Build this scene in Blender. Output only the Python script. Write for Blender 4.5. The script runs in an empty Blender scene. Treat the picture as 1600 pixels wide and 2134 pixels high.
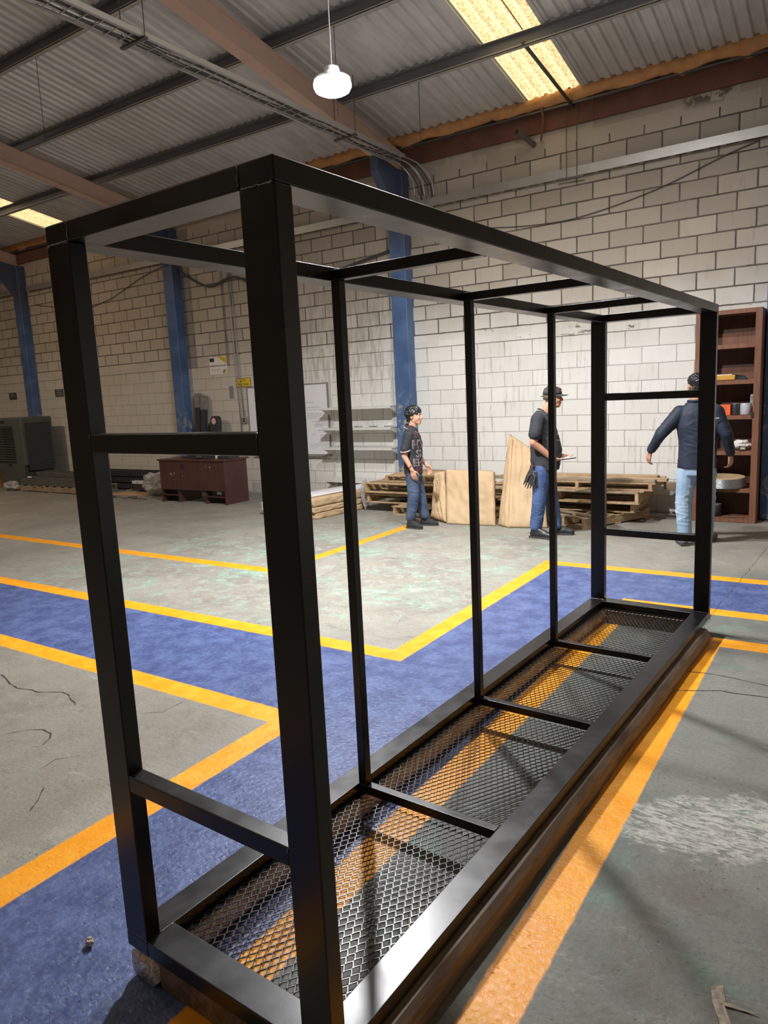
import bpy, bmesh, math, random
from mathutils import Vector, Matrix, noise
from mathutils.bvhtree import BVHTree
random.seed(7)
PI = math.pi
S = bpy.context.scene
COL = S.collection

# ---------------------------------------------------------------- camera, light, exposure
YW = 8.787            # plane of the block wall
TH = math.radians(2.3)  # the steel frame stands a little askew to the building
cam_d = bpy.data.cameras.new('camera')
cam = bpy.data.objects.new('camera', cam_d)
COL.objects.link(cam)
cam.location = (1.8173, -1.1713, 1.7430)
cam.rotation_euler = (1.40809, 0.046505, 0.584147)
cam_d.sensor_fit = 'HORIZONTAL'
cam_d.sensor_width = 36.0
cam_d.lens = 1495.8 / 1600 * 36.0
cam_d.clip_start = 0.05
S.camera = cam
S.view_settings.view_transform = 'Standard'
S.view_settings.look = 'None'
S.view_settings.gamma = 1.0
S.view_settings.exposure = 0.0
S.view_settings.use_curve_mapping = False
S.cycles.max_bounces = 8
S.cycles.diffuse_bounces = 5
S.cycles.use_denoising = True
S.cycles.sample_clamp_indirect = 6.0

W_ = bpy.data.worlds.new('world'); S.world = W_
W_.use_nodes = True
W_.node_tree.nodes['Background'].inputs[0].default_value = (0.75, 0.85, 1.0, 1)
W_.node_tree.nodes['Background'].inputs[1].default_value = 0.25

LAMP_A = (-2.08, 4.15, 4.34)     # the lamp in view
LAMP_B = (-0.60, 4.45, 5.35)     # its neighbour, just above the frame of the picture
LAMP_POWER = {'A': 430.0, 'B': 190.0, 'C': 240.0, 'D': 45.0}  # C and D are unseen fill lamps, added to brighten the left
def disc_light(name, loc, power, size, color):
    l = bpy.data.lights.new(name, 'AREA'); l.shape = 'DISK'; l.size = size
    l.energy = power; l.color = color
    o = bpy.data.objects.new(name, l); COL.objects.link(o); o.location = loc
    return o
SKYLIGHT_EMIT = 5.0

# ---------------------------------------------------------------- helpers
class G:
    """small node-graph builder for procedural materials"""
    def __init__(s, name, rough=0.6, metal=0.0, spec=0.5):
        s.mat = bpy.data.materials.new(name); s.mat.use_nodes = True
        s.nt = s.mat.node_tree; s.b = s.nt.nodes['Principled BSDF']
        s.b.inputs['Roughness'].default_value = rough
        s.b.inputs['Metallic'].default_value = metal
        s.b.inputs['Specular IOR Level'].default_value = spec
        s._pos = None; s._obj = None
    def node(s, t): return s.nt.nodes.new(t)
    def link(s, a, b): s.nt.links.new(a, b)
    def put(s, sock, v):
        if isinstance(v, (int, float)): sock.default_value = v
        elif isinstance(v, (tuple, list)):
            n = len(sock.default_value)
            sock.default_value = tuple(v) + ((1.0,) if n == 4 and len(v) == 3 else ())
        else: s.link(v, sock)
    def pos(s):
        if s._pos is None: s._pos = s.node('ShaderNodeNewGeometry').outputs['Position']
        return s._pos
    def obj(s):
        if s._obj is None: s._obj = s.node('ShaderNodeTexCoord').outputs['Object']
        return s._obj
    def sep(s, v):
        n = s.node('ShaderNodeSeparateXYZ'); s.link(v, n.inputs[0]); return n.outputs
    def comb(s, x, y, z):
        n = s.node('ShaderNodeCombineXYZ')
        for i, v in enumerate((x, y, z)): s.put(n.inputs[i], v)
        return n.outputs[0]
    def m(s, op, a, b=0.0, c=0.0):
        n = s.node('ShaderNodeMath'); n.operation = op
        for i, v in enumerate((a, b, c)): s.put(n.inputs[i], v)
        return n.outputs[0]
    def scalev(s, v, k):
        n = s.node('ShaderNodeMapping'); s.link(v, n.inputs[0]); n.inputs['Scale'].default_value = k
        return n.outputs[0]
    def noise(s, v, scale=5.0, detail=3.0, rough=0.5, dist=0.0, col=False):
        n = s.node('ShaderNodeTexNoise')
        if v is not None: s.link(v, n.inputs['Vector'])
        n.inputs['Scale'].default_value = scale; n.inputs['Detail'].default_value = detail
        n.inputs['Roughness'].default_value = rough; n.inputs['Distortion'].default_value = dist
        return n.outputs['Color'] if col else n.outputs['Fac']
    def voro(s, v, scale, feature='F1', out='Distance'):
        n = s.node('ShaderNodeTexVoronoi'); n.feature = feature
        if v is not None: s.link(v, n.inputs['Vector'])
        n.inputs['Scale'].default_value = scale
        return n.outputs[out]
    def ss(s, x, lo, hi, a=0.0, b=1.0):
        n = s.node('ShaderNodeMapRange'); n.interpolation_type = 'SMOOTHSTEP'
        s.put(n.inputs[0], x); s.put(n.inputs[1], lo); s.put(n.inputs[2], hi)
        n.inputs[3].default_value = a; n.inputs[4].default_value = b
        return n.outputs[0]
    def mix(s, f, a, b):
        n = s.node('ShaderNodeMix'); n.data_type = 'RGBA'
        s.put(n.inputs[0], f); s.put(n.inputs[6], a); s.put(n.inputs[7], b)
        return n.outputs[2]
    def color(s, c): s.put(s.b.inputs['Base Color'], c); return s
    def rough(s, v): s.put(s.b.inputs['Roughness'], v); return s
    def bump(s, h, strength=0.3, dist=0.01):
        n = s.node('ShaderNodeBump'); n.inputs['Strength'].default_value = strength
        n.inputs['Distance'].default_value = dist
        s.link(h, n.inputs['Height']); s.link(n.outputs[0], s.b.inputs['Normal']); return s

def simple(name, col, rough=0.6, metal=0.0, var=0.12, scale=12.0, bump=0.0, bscale=60.0, spec=0.5, stretch=None):
    g = G(name, rough, metal, spec)
    v = g.obj()
    if stretch: v = g.scalev(v, stretch)
    n = g.noise(v, scale, 4.0, 0.6)
    a = tuple(c * (1 - var) for c in col); b = tuple(min(1, c * (1 + var)) for c in col)
    g.color(g.mix(n, a, b))
    if bump: g.bump(g.noise(v, bscale, 3.0), bump, 0.004)
    return g.mat

def link(o): COL.objects.link(o); return o
def tag(o, label, cat=None, group=None, kind=None):
    if label: o['label'] = label
    if cat: o['category'] = cat
    if group: o['group'] = group
    if kind: o['kind'] = kind
    return o
def thing(name, label, cat, loc=(0, 0, 0), rotz=0.0, group=None):
    o = link(bpy.data.objects.new(name, None)); o.location = loc; o.rotation_euler = (0, 0, rotz)
    o.empty_display_size = 0.1
    return tag(o, label, cat, group)
def struct(o): o['kind'] = 'structure'; return o

class MB:
    def __init__(s): s.v = []; s.f = []; s.xf = None
    def add(s, vs, fs):
        n = len(s.v)
        for p in vs:
            p = Vector(p)
            if s.xf is not None: p = s.xf @ p
            s.v.append(p)
        s.f += [tuple(i + n for i in f) for f in fs]
    def box(s, x0, x1, y0, y1, z0, z1):
        vs = [(x, y, z) for z in (z0, z1) for y in (y0, y1) for x in (x0, x1)]
        s.add(vs, [(0, 2, 3, 1), (4, 5, 7, 6), (0, 1, 5, 4), (2, 6, 7, 3), (0, 4, 6, 2), (1, 3, 7, 5)])
        return s
    def hexa(s, p): # 8 points, bottom ring then top ring (counter-clockwise seen from above)
        s.add(p, [(3, 2, 1, 0), (4, 5, 6, 7), (0, 1, 5, 4), (1, 2, 6, 5), (2, 3, 7, 6), (3, 0, 4, 7)]); return s
    def bar(s, a, b, w, h, up=(0, 0, 1)):
        a = Vector(a); b = Vector(b); d = (b - a).normalized(); up = Vector(up)
        x = d.cross(up)
        if x.length < 1e-4: x = d.cross(Vector((1, 0, 0)))
        x.normalize(); z = x.cross(d)
        q = [a + x * sx * w / 2 + z * sz * h / 2 for sx, sz in ((-1, -1), (1, -1), (1, 1), (-1, 1))]
        r = [p + (b - a) for p in q]
        s.add(q + r, [(0, 1, 2, 3), (7, 6, 5, 4), (0, 4, 5, 1), (1, 5, 6, 2), (2, 6, 7, 3), (3, 7, 4, 0)])
        return s
    def rings(s, R, cap=True, closed=True):
        n = len(R[0]); fs = []
        for i in range(len(R) - 1):
            for j in range(n if closed else n - 1):
                k = (j + 1) % n
                fs.append((i * n + j, i * n + k, (i + 1) * n + k, (i + 1) * n + j))
        if cap and closed:
            fs.append(tuple(reversed(range(n)))); fs.append(tuple((len(R) - 1) * n + j for j in range(n)))
        s.add([p for r in R for p in r], fs); return s
    def tube(s, pts, r, n=8, cap=True):
        pts = [Vector(p) for p in pts]
        rr = r if isinstance(r, (list, tuple)) else [r] * len(pts)
        R = []; ref = None
        for i, p in enumerate(pts):
            d = (pts[min(i + 1, len(pts) - 1)] - pts[max(i - 1, 0)]).normalized()
            if ref is None:
                ref = d.cross(Vector((0, 0, 1)))
                if ref.length < 1e-3: ref = d.cross(Vector((1, 0, 0)))
            x = (ref - d * ref.dot(d)).normalized(); ref = x; y = d.cross(x)
            R.append([p + (x * math.cos(2 * PI * j / n) + y * math.sin(2 * PI * j / n)) * rr[i] for j in range(n)])
        return s.rings(R, cap)
    def capsule(s, p0, r0, p1, r1, n=12, flat=None):
        """rounded tapered limb; flat=(axis vector, factor) squashes it along an axis"""
        p0 = Vector(p0); p1 = Vector(p1); d = p1 - p0
        L = d.length
        d = d.normalized() if L > 1e-6 else Vector((0, 0, 1))
        x = d.cross(Vector((0.31, 0.27, 0.91))).normalized(); y = d.cross(x)
        R = []
        for t in (-0.96, -0.7, -0.35, 0.0):
            c = p0 + d * t * r0; q = r0 * math.sqrt(1 - t * t); R.append((c, q))
        for t in (0.0, 0.35, 0.7, 0.96):
            c = p1 + d * t * r1; q = r1 * math.sqrt(1 - t * t); R.append((c, q))
        rings = [[c + (x * math.cos(2 * PI * j / n) + y * math.sin(2 * PI * j / n)) * q for j in range(n)] for c, q in R]
        if flat:
            ax = Vector(flat[0]).normalized(); k = flat[1]; m = (p0 + p1) / 2
            rings = [[p - ax * ((p - m).dot(ax)) * (1 - k) for p in r] for r in rings]
        return s.rings(rings)
    def ell(s, c, r, n=14, m=9):
        c = Vector(c); R = []
        for i in range(m):
            a = -PI / 2 + PI * (i + 0.35) / (m - 0.3)
            R.append([c + Vector((r[0] * math.cos(a) * math.cos(2 * PI * j / n), r[1] * math.cos(a) * math.sin(2 * PI * j / n), r[2] * math.sin(a))) for j in range(n)])
        return s.rings(R)
    def oval(s, secs, n=24):
        """stack of horizontal ovals (cx, cy, z, rx, ry)"""
        return s.rings([[(cx + rx * math.cos(2 * PI * j / n), cy + ry * math.sin(2 * PI * j / n), z) for j in range(n)] for cx, cy, z, rx, ry in secs])
    def prism(s, poly, z0, z1):
        n = len(poly)
        s.add([(x, y, z0) for x, y in poly] + [(x, y, z1) for x, y in poly],
              [tuple(reversed(range(n))), tuple(range(n, 2 * n))] + [(i, (i + 1) % n, n + (i + 1) % n, n + i) for i in range(n)])
        return s
    def mesh(s, name):
        me = bpy.data.meshes.new(name); me.from_pydata([tuple(v) for v in s.v], [], s.f); me.update()
        bm = bmesh.new(); bm.from_mesh(me); bmesh.ops.recalc_face_normals(bm, faces=bm.faces); bm.to_mesh(me); bm.free()
        return me
    def build(s, name, mat, parent=None, smooth=False, bevel=0.0, seg=2):
        o = link(bpy.data.objects.new(name, s.mesh(name)))
        if mat: o.data.materials.append(mat)
        if parent: o.parent = parent
        if smooth:
            for p in o.data.polygons: p.use_smooth = True
        if bevel:
            b = o.modifiers.new('bevel', 'BEVEL'); b.width = bevel; b.segments = seg; b.limit_method = 'ANGLE'
            for p in o.data.polygons: p.use_smooth = True
            o.data.shade_smooth() if False else None
            try:
                b.harden_normals = True
            except Exception: pass
        return o
def bx(*a): return MB().box(*a)

def evaluated(o):
    dg = bpy.context.evaluated_depsgraph_get(); dg.update()
    return bpy.data.meshes.new_from_object(o.evaluated_get(dg))

def organic(mb, name, mat, parent, voxel=0.008, smooth=3, wrinkle=None):
    """fuse overlapping rounded pieces into one continuous surface"""
    tmp = link(bpy.data.objects.new('tmp', mb.mesh('tmp')))
    r = tmp.modifiers.new('r', 'REMESH'); r.mode = 'VOXEL'; r.voxel_size = voxel
    if smooth:
        q = tmp.modifiers.new('s', 'SMOOTH'); q.factor = 0.5; q.iterations = smooth
    me = evaluated(tmp); bpy.data.objects.remove(tmp)
    me.name = name
    if wrinkle:
        co = [v.co.copy() for v in me.vertices]; no = [v.normal.copy() for v in me.vertices]
        for i, v in enumerate(me.vertices): v.co = co[i] + no[i] * wrinkle(co[i])
    o = link(bpy.data.objects.new(name, me)); o.data.materials.clear(); o.data.materials.append(mat)
    for p in o.data.polygons: p.use_smooth = True
    if parent: o.parent = parent
    return o

def copy_tree(o, parent=None):
    c = o.copy(); COL.objects.link(c)
    if parent: c.parent = parent
    for ch in list(o.children): copy_tree(ch, c)
    return c

def text_mesh(txt, size, depth=0.001, align='CENTER'):
    cu = bpy.data.curves.new('t', 'FONT'); cu.body = txt; cu.size = size; cu.extrude = depth
    cu.align_x = align; cu.align_y = 'CENTER'; cu.resolution_u = 2
    o = link(bpy.data.objects.new('t', cu)); me = evaluated(o); bpy.data.objects.remove(o)
    return me
def text(txt, size, loc, rot, mat, parent, name='lettering', depth=0.001, align='CENTER', sx=1.0):
    o = link(bpy.data.objects.new(name, text_mesh(txt, size, depth, align)))
    o.data.materials.append(mat); o.location = loc; o.rotation_euler = rot; o.scale = (sx, 1, 1)
    if parent: o.parent = parent
    return o
# ---------------------------------------------------------------- materials of the building
def rect(g, x, y, x0, x1, y0, y1, e=0.006):
    a = g.ss(x, x0 - e, x0 + e); b = g.ss(x, x1 - e, x1 + e, 1.0, 0.0)
    c = g.ss(y, y0 - e, y0 + e); d = g.ss(y, y1 - e, y1 + e, 1.0, 0.0)
    return g.m('MULTIPLY', g.m('MULTIPLY', a, b), g.m('MULTIPLY', c, d))
def union(g, L):
    r = L[0]
    for q in L[1:]: r = g.m('MAXIMUM', r, q)
    return r

def floor_material():
    g = G('painted_concrete_floor', 0.5, 0.0, 0.32)
    P = g.pos(); x, y, z = g.sep(P)
    wob = g.m('MULTIPLY', g.m('SUBTRACT', g.noise(P, 11.0, 5.0, 0.75), 0.5), 0.020)
    wob2 = g.m('MULTIPLY', g.m('SUBTRACT', g.noise(g.scalev(P, (1.3, 0.8, 1)), 13.0, 5.0, 0.75), 0.5), 0.020)
    X = g.m('ADD', x, wob); Y = g.m('ADD', y, wob2)
    B = 99.0
    yellow = union(g, [
        rect(g, X, Y, -B, -3.08, 4.09, 4.25), rect(g, X, Y, -3.22, -3.08, 4.09, 6.9),
        rect(g, X, Y, -B, -0.66, 2.61, 2.77), rect(g, X, Y, -0.80, -0.65, 2.61, 5.64),
        rect(g, X, Y, -0.80, B, 5.49, 5.64),
        rect(g, X, Y, -B, -0.66, 1.52, 1.675), rect(g, X, Y, -0.82, -0.66, -B, 1.675),
        rect(g, X, Y, 0.25, B, 4.47, 4.62), rect(g, X, Y, 0.25, 0.40, -B, 4.62),
        rect(g, X, Y, 0.95, B, 3.78, 3.95), rect(g, X, Y, 0.95, 1.10, -B, 3.95)])
    blue = union(g, [rect(g, X, Y, -B, -0.70, 1.6, 2.7), rect(g, X, Y, -0.74, 0.33, -B, 5.56),
                     rect(g, X, Y, -0.74, B, 4.55, 5.56)])
    # worn concrete
    st = g.scalev(P, (1.0, 1.0, 1.0))
    n1 = g.noise(st, 1.1, 6.0, 0.65, 0.4); n2 = g.noise(st, 7.0, 6.0, 0.7, 0.6); n3 = g.noise(g.scalev(P, (1.6, 1.0, 1)), 30.0, 6.0, 0.78, 0.3)
    conc = g.mix(g.ss(n1, 0.35, 0.65), (0.21, 0.19, 0.155), (0.33, 0.305, 0.25))
    conc = g.mix(g.ss(n2, 0.3, 0.72), conc, (0.235, 0.23, 0.205))
    conc = g.mix(g.m('MULTIPLY', g.ss(n3, 0.62, 0.82), 0.45), conc, (0.5, 0.49, 0.44))
    # mint green paint left over in the middle bay and specks of it elsewhere
    gm = rect(g, x, y, -5.5, -0.7, 2.7, 7.0, 0.9)
    gn = g.ss(g.noise(P, 1.6, 6.0, 0.68, 0.5), 0.47, 0.62)
    gn2 = g.ss(g.noise(g.scalev(P, (1, 1.6, 1)), 8.0, 5.0, 0.7, 0.8), 0.40, 0.62)
    gmask = g.m('MULTIPLY', g.m('MULTIPLY', gm, gn), g.m('MULTIPLY', gn2, 0.8))
    conc = g.mix(gmask, conc, (0.24, 0.43, 0.335))
    conc = g.mix(g.m('MULTIPLY', gm, g.m('MULTIPLY', g.ss(n2, 0.5, 0.62), 0.30)), conc, (0.46, 0.52, 0.43))
    # right-hand bay: older grey-green paint
    rb = g.ss(x, 0.38, 0.42)
    grn = g.mix(g.ss(n1, 0.38, 0.62), (0.13, 0.143, 0.128), (0.20, 0.198, 0.175))
    grn = g.mix(g.m('MULTIPLY', g.ss(g.noise(P, 3.1, 5.0, 0.6), 0.56, 0.68), 0.55), grn, (0.14, 0.25, 0.19))
    grn = g.mix(g.m('MULTIPLY', g.ss(n3, 0.58, 0.8), 0.35), grn, (0.34, 0.33, 0.30))
    brn = g.m('MULTIPLY', rect(g, x, y, 1.2, 2.6, -0.5, 1.35, 0.3), g.ss(g.noise(P, 2.6, 4.0, 0.6), 0.45, 0.62))
    grn = g.mix(g.m('MULTIPLY', brn, 0.6), grn, (0.12, 0.085, 0.06))
    conc = g.mix(g.m('MULTIPLY', rb, g.ss(y, 6.2, 5.4)), conc, grn)
    # left near bay browner and pitted
    lb = g.m('MULTIPLY', g.ss(x, -0.9, -1.1), g.ss(y, 1.7, 1.4))
    conc = g.mix(g.m('MULTIPLY', lb, 0.6), conc, g.mix(g.ss(n2, 0.35, 0.65), (0.155, 0.14, 0.115), (0.22, 0.205, 0.165)))
    # white scraped patch on the right
    sx = g.m('SUBTRACT', x, 1.50); sy = g.m('SUBTRACT', y, 1.70)
    u = g.m('ADD', g.m('MULTIPLY', sx, 0.95), g.m('MULTIPLY', sy, 0.1)); v = g.m('ADD', g.m('MULTIPLY', sx, -0.35), g.m('MULTIPLY', sy, 1.0))
    r = g.m('SQRT', g.m('ADD', g.m('POWER', g.m('DIVIDE', u, 0.52), 2.0), g.m('POWER', g.m('DIVIDE', v, 0.25), 2.0)))
    r = g.m('ADD', r, g.m('MULTIPLY', g.m('SUBTRACT', n2, 0.5), 1.6))
    sc = g.m('MULTIPLY', g.ss(r, 1.05, 0.7), g.ss(g.noise(g.scalev(P, (0.7, 2.6, 1)), 15.0, 6.0, 0.75, 1.2), 0.40, 0.56))
    conc = g.mix(g.m('MULTIPLY', sc, 0.62), conc, (0.62, 0.60, 0.54))
    # grit, dark stains, pits and light scuffs everywhere on bare concrete
    f1 = g.noise(P, 55.0, 7.0, 0.8); f2 = g.noise(g.scalev(P, (1.0, 1.5, 1)), 3.2, 9.0, 0.82, 0.3); f3 = g.noise(g.scalev(P, (0.5, 2.2, 1)), 9.0, 8.0, 0.82, 0.6)
    conc = g.mix(g.m('MULTIPLY', g.ss(f1, 0.56, 0.36), 0.35), conc, (0.09, 0.082, 0.07))
    conc = g.mix(g.m('MULTIPLY', g.ss(f2, 0.46, 0.34), 0.50), conc, (0.095, 0.085, 0.072))
    conc = g.mix(g.m('MULTIPLY', g.ss(f3, 0.56, 0.70), 0.40), conc, (0.46, 0.445, 0.40))
    pit = g.m('MULTIPLY', g.ss(g.voro(g.scalev(P, (1, 1.6, 1)), 24.0), 0.16, 0.06), g.ss(g.noise(P, 2.4, 3.0), 0.52, 0.6))
    conc = g.mix(g.m('MULTIPLY', pit, 0.6), conc, (0.06, 0.052, 0.042))
    # blue paint, scuffed
    bn = g.ss(g.m('ADD', g.m('MULTIPLY', g.noise(P, 6.0, 8.0, 0.75), 0.7), g.m('MULTIPLY', g.noise(P, 38.0, 4.0, 0.7), 0.3)), 0.40, 0.62)
    bl = g.mix(bn, (0.050, 0.072, 0.185), (0.105, 0.150, 0.315))
    bl = g.mix(g.m('MULTIPLY', g.ss(n3, 0.54, 0.72), 0.55), bl, (0.23, 0.28, 0.42))
    bl = g.mix(g.m('MULTIPLY', g.ss(f1, 0.50, 0.34), 0.35), bl, (0.03, 0.04, 0.11))
    bl = g.mix(g.m('MULTIPLY', g.ss(n1, 0.56, 0.72), 0.4), bl, (0.15, 0.19, 0.33))
    col = g.mix(blue, conc, bl)
    yl = g.mix(g.ss(n2, 0.3, 0.75), (0.82, 0.30, 0.008), (0.90, 0.40, 0.025))
    yl = g.mix(g.m('MULTIPLY', g.ss(n3, 0.62, 0.78), 0.35), yl, (0.60, 0.42, 0.16))
    yl = g.mix(g.m('MULTIPLY', g.ss(f1, 0.48, 0.34), 0.35), yl, (0.42, 0.20, 0.03))
    chips = g.ss(g.noise(P, 30.0, 5.0, 0.8, 1.0), 0.71, 0.76)
    ym = g.m('MULTIPLY', yellow, g.m('SUBTRACT', 1.0, g.m('MULTIPLY', chips, 0.8)))
    col = g.mix(ym, col, yl)
    # fine dark specks
    sp = g.ss(g.voro(P, 9.0), 0.045, 0.02)
    col = g.mix(g.m('MULTIPLY', sp, 0.5), col, (0.05, 0.045, 0.04))
    g.color(col)
    paint = g.m('MAXIMUM', yellow, blue)
    g.rough(g.m('ADD', g.m('SUBTRACT', 0.62, g.m('MULTIPLY', paint, 0.24)), g.m('MULTIPLY', g.m('SUBTRACT', n2, 0.5), 0.35)))
    lump = g.m('ADD', g.m('MULTIPLY', g.noise(P, 42.0, 5.0, 0.7, 0.6), 0.55), g.m('MULTIPLY', g.ss(g.voro(g.scalev(P, (1, 1.7, 1)), 28.0), 0.0, 0.4), 0.25))
    lump = g.m('ADD', lump, g.m('MULTIPLY', pit, -0.8))
    lump = g.m('ADD', lump, g.m('MULTIPLY', g.noise(P, 9.0, 5.0, 0.65), 0.6))
    g.bump(lump, 0.5, 0.010)
    return g.mat

def wall_material(name='painted_block_wall', warm=False):
    g = G(name, 0.85)
    P = g.pos(); x, y, z = g.sep(P)
    jn = g.m('MULTIPLY', g.m('SUBTRACT', g.noise(P, 9.0, 3.0), 0.5), 0.012)
    zz = g.m('ADD', z, jn); xx = g.m('ADD', g.m('ADD', x, y), jn)
    upper = g.m('GREATER_THAN', z, 2.52)
    def rows(z0, h):
        t = g.m('DIVIDE', g.m('SUBTRACT', zz, z0), h)
        r = g.m('FLOOR', t); f = g.m('FRACT', t)
        return r, g.m('MULTIPLY', g.m('MINIMUM', f, g.m('SUBTRACT', 1.0, f)), h)
    rl, dl = rows(0.0125, 0.2190); ru, du = rows(2.625, 0.2185)
    row = g.m('ADD', g.m('MULTIPLY', ru, upper), g.m('MULTIPLY', g.m('ADD', rl, 1.0), g.m('SUBTRACT', 1.0, upper)))
    dz = g.m('ADD', g.m('MULTIPLY', du, upper), g.m('MULTIPLY', dl, g.m('SUBTRACT', 1.0, upper)))
    off = g.m('MULTIPLY', g.m('FRACT', g.m('MULTIPLY', row, 0.5)), 1.0)      # 0 or 0.5
    x0 = YW - 0.2325
    tx = g.m('ADD', g.m('DIVIDE', g.m('SUBTRACT', xx, x0), 0.4345), off)
    fx = g.m('FRACT', tx); dx = g.m('MULTIPLY', g.m('MINIMUM', fx, g.m('SUBTRACT', 1.0, fx)), 0.4345)
    bond = rect(g, z, z, 2.423, 2.625, 2.423, 2.625, 0.002)
    top = g.ss(z, 4.92, 4.96)
    dx = g.m('ADD', dx, g.m('ADD', bond, top)); dz = g.m('ADD', dz, top)
    d = g.m('MINIMUM', dx, dz)
    w = g.noise(P, 4.0, 3.0)
    # joints are open and dark above, filled with paint below
    jw = g.m('ADD', 0.003, g.m('MULTIPLY', g.ss(z, 2.2, 2.7), 0.0050))
    joint = g.ss(d, g.m('MULTIPLY', jw, 0.6), g.m('MULTIPLY', jw, 1.5), 1.0, 0.0)
    edge2 = g.m('MULTIPLY', g.ss(g.m('ABSOLUTE', g.m('SUBTRACT', d, 0.014)), 0.0, 0.003, 1.0, 0.0), g.ss(g.noise(P, 3.0, 4.0), 0.5, 0.62))
    cell = g.node('ShaderNodeTexWhiteNoise'); cell.noise_dimensions = '2D'
    g.link(g.comb(g.m('FLOOR', tx), row, 0.0), cell.inputs['Vector'])
    tone = cell.outputs['Value']
    n1 = g.noise(P, 0.55, 4.0, 0.6); n2 = g.noise(g.scalev(P, (6, 6, 0.7)), 3.0, 5.0, 0.7); n3 = g.noise(P, 26.0, 4.0, 0.7)
    lo = g.mix(tone, (0.70, 0.69, 0.645), (0.76, 0.75, 0.71))
    hi = g.mix(tone, (0.34, 0.295, 0.235), (0.46, 0.405, 0.33))
    hn = g.m('ADD', z, g.m('MULTIPLY', g.m('SUBTRACT', n1, 0.5), 1.6))
    c = g.mix(g.ss(hn, 1.9, 3.4), lo, hi)  # upper blocks browner: dirt, and skylight warmth put into the colour
    # run-down dirt streaks and grime
    dirt = g.m('MULTIPLY', g.ss(n2, 0.5, 0.72), g.ss(n1, 0.40, 0.62))
    c = g.mix(g.m('MULTIPLY', dirt, 0.5), c, (0.27, 0.245, 0.20))
    left = g.ss(x, -5.5, -8.5)  # brown tint towards the left: warm light put into the wall colour
    c = g.mix(g.m('MULTIPLY', left, 0.6), c, (0.42, 0.35, 0.27))
    zone = g.m('MULTIPLY', rect(g, x, z, -6.6, -4.4, 1.9, 4.0, 0.5), g.ss(n2, 0.42, 0.6))
    c = g.mix(g.m('MULTIPLY', zone, 0.5), c, (0.26, 0.245, 0.21))
    c = g.mix(g.m('MULTIPLY', g.ss(n3, 0.55, 0.8), 0.18), c, (0.42, 0.40, 0.35))
    pits = g.m('MULTIPLY', g.ss(g.voro(P, 5.5), 0.05, 0.025), g.ss(g.noise(P, 1.0, 2.0), 0.5, 0.56))
    c = g.mix(g.m('MULTIPLY', pits, 0.8), c, (0.08, 0.07, 0.06))
    # rough grey plaster patches on the bond beam
    pb = g.m('MULTIPLY', bond, g.ss(g.noise(g.scalev(P, (1, 1, 2.5)), 2.2, 5.0, 0.75), 0.60, 0.66))
    c = g.mix(pb, c, (0.16, 0.16, 0.135))
    pb2 = g.m('MULTIPLY', rect(g, x, z, -0.2, 0.35, 5.0, 5.22, 0.06), g.ss(g.noise(P, 7.0, 4.0, 0.7), 0.42, 0.5))
    c = g.mix(pb2, c, (0.12, 0.12, 0.09))
    # plain stripes left unpainted
    stripes = union(g, [rect(g, x, z, -9.37, -9.10, 2.42, 4.6, 0.004), rect(g, x, z, -8.31, -8.22, 2.41, 4.5, 0.004),
                        rect(g, x, z, -8.30, -8.18, 1.79, 2.03, 0.006)])
    c = g.mix(g.m('MULTIPLY', stripes, 0.85), c, (0.20, 0.19, 0.17))
    # rust colour overspray under the roof
    rn = g.m('ADD', z, g.m('MULTIPLY', g.m('SUBTRACT', n1, 0.5), 0.35))
    c = g.mix(g.m('MULTIPLY', g.ss(rn, 5.12, 5.24), 0.9), c, g.mix(n3, (0.20, 0.06, 0.03), (0.36, 0.13, 0.06)))
    ln = g.ss(g.m('ADD', z, g.m('MULTIPLY', n2, 0.4)), 0.72, 0.2)
    c = g.mix(g.m('MULTIPLY', ln, 0.22), c, (0.30, 0.28, 0.24))
    jc = g.mix(g.ss(z, 2.1, 2.7), (0.27, 0.255, 0.23), (0.075, 0.06, 0.05))
    wear = g.m('ADD', 0.75, g.m('MULTIPLY', g.ss(w, 0.3, 0.6), 0.25))
    c = g.mix(g.m('MULTIPLY', joint, wear), c, jc)
    c = g.mix(g.m('MULTIPLY', edge2, 0.35), c, jc)
    g.color(c)
    h = g.m('ADD', g.m('MULTIPLY', joint, -1.0), g.m('MULTIPLY', n3, 0.22))
    h = g.m('ADD', h, g.m('MULTIPLY', g.noise(P, 90.0, 2.0), 0.12))
    g.bump(h, 0.6, 0.012)
    return g.mat

M = {}
M['floor'] = floor_material()
M['wall'] = wall_material()
def column_material():
    g = G('blue_column_paint', 0.45)
    P = g.pos(); x, y, z = g.sep(P)
    n = g.noise(g.scalev(P, (1, 1, 0.5)), 9.0, 5.0, 0.7, 0.8); n2 = g.noise(P, 3.0, 4.0)
    c = g.mix(g.ss(n2, 0.3, 0.7), (0.050, 0.095, 0.21), (0.085, 0.155, 0.31))
    low = g.ss(z, 1.9, 1.2)
    c = g.mix(g.m('MULTIPLY', low, g.m('MULTIPLY', g.ss(n, 0.5, 0.58), 0.65)), c, (0.30, 0.34, 0.33))
    c = g.mix(g.m('MULTIPLY', low, g.m('MULTIPLY', g.ss(g.noise(P, 6.0, 4.0, 0.7), 0.60, 0.64), 0.8)), c, (0.50, 0.42, 0.10))
    c = g.mix(g.m('MULTIPLY', g.ss(n, 0.72, 0.75), 0.7), c, (0.45, 0.45, 0.42))
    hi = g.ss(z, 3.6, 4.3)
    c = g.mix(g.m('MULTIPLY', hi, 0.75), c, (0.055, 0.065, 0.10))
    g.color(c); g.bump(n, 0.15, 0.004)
    return g.mat
M['column'] = column_material()
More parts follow.
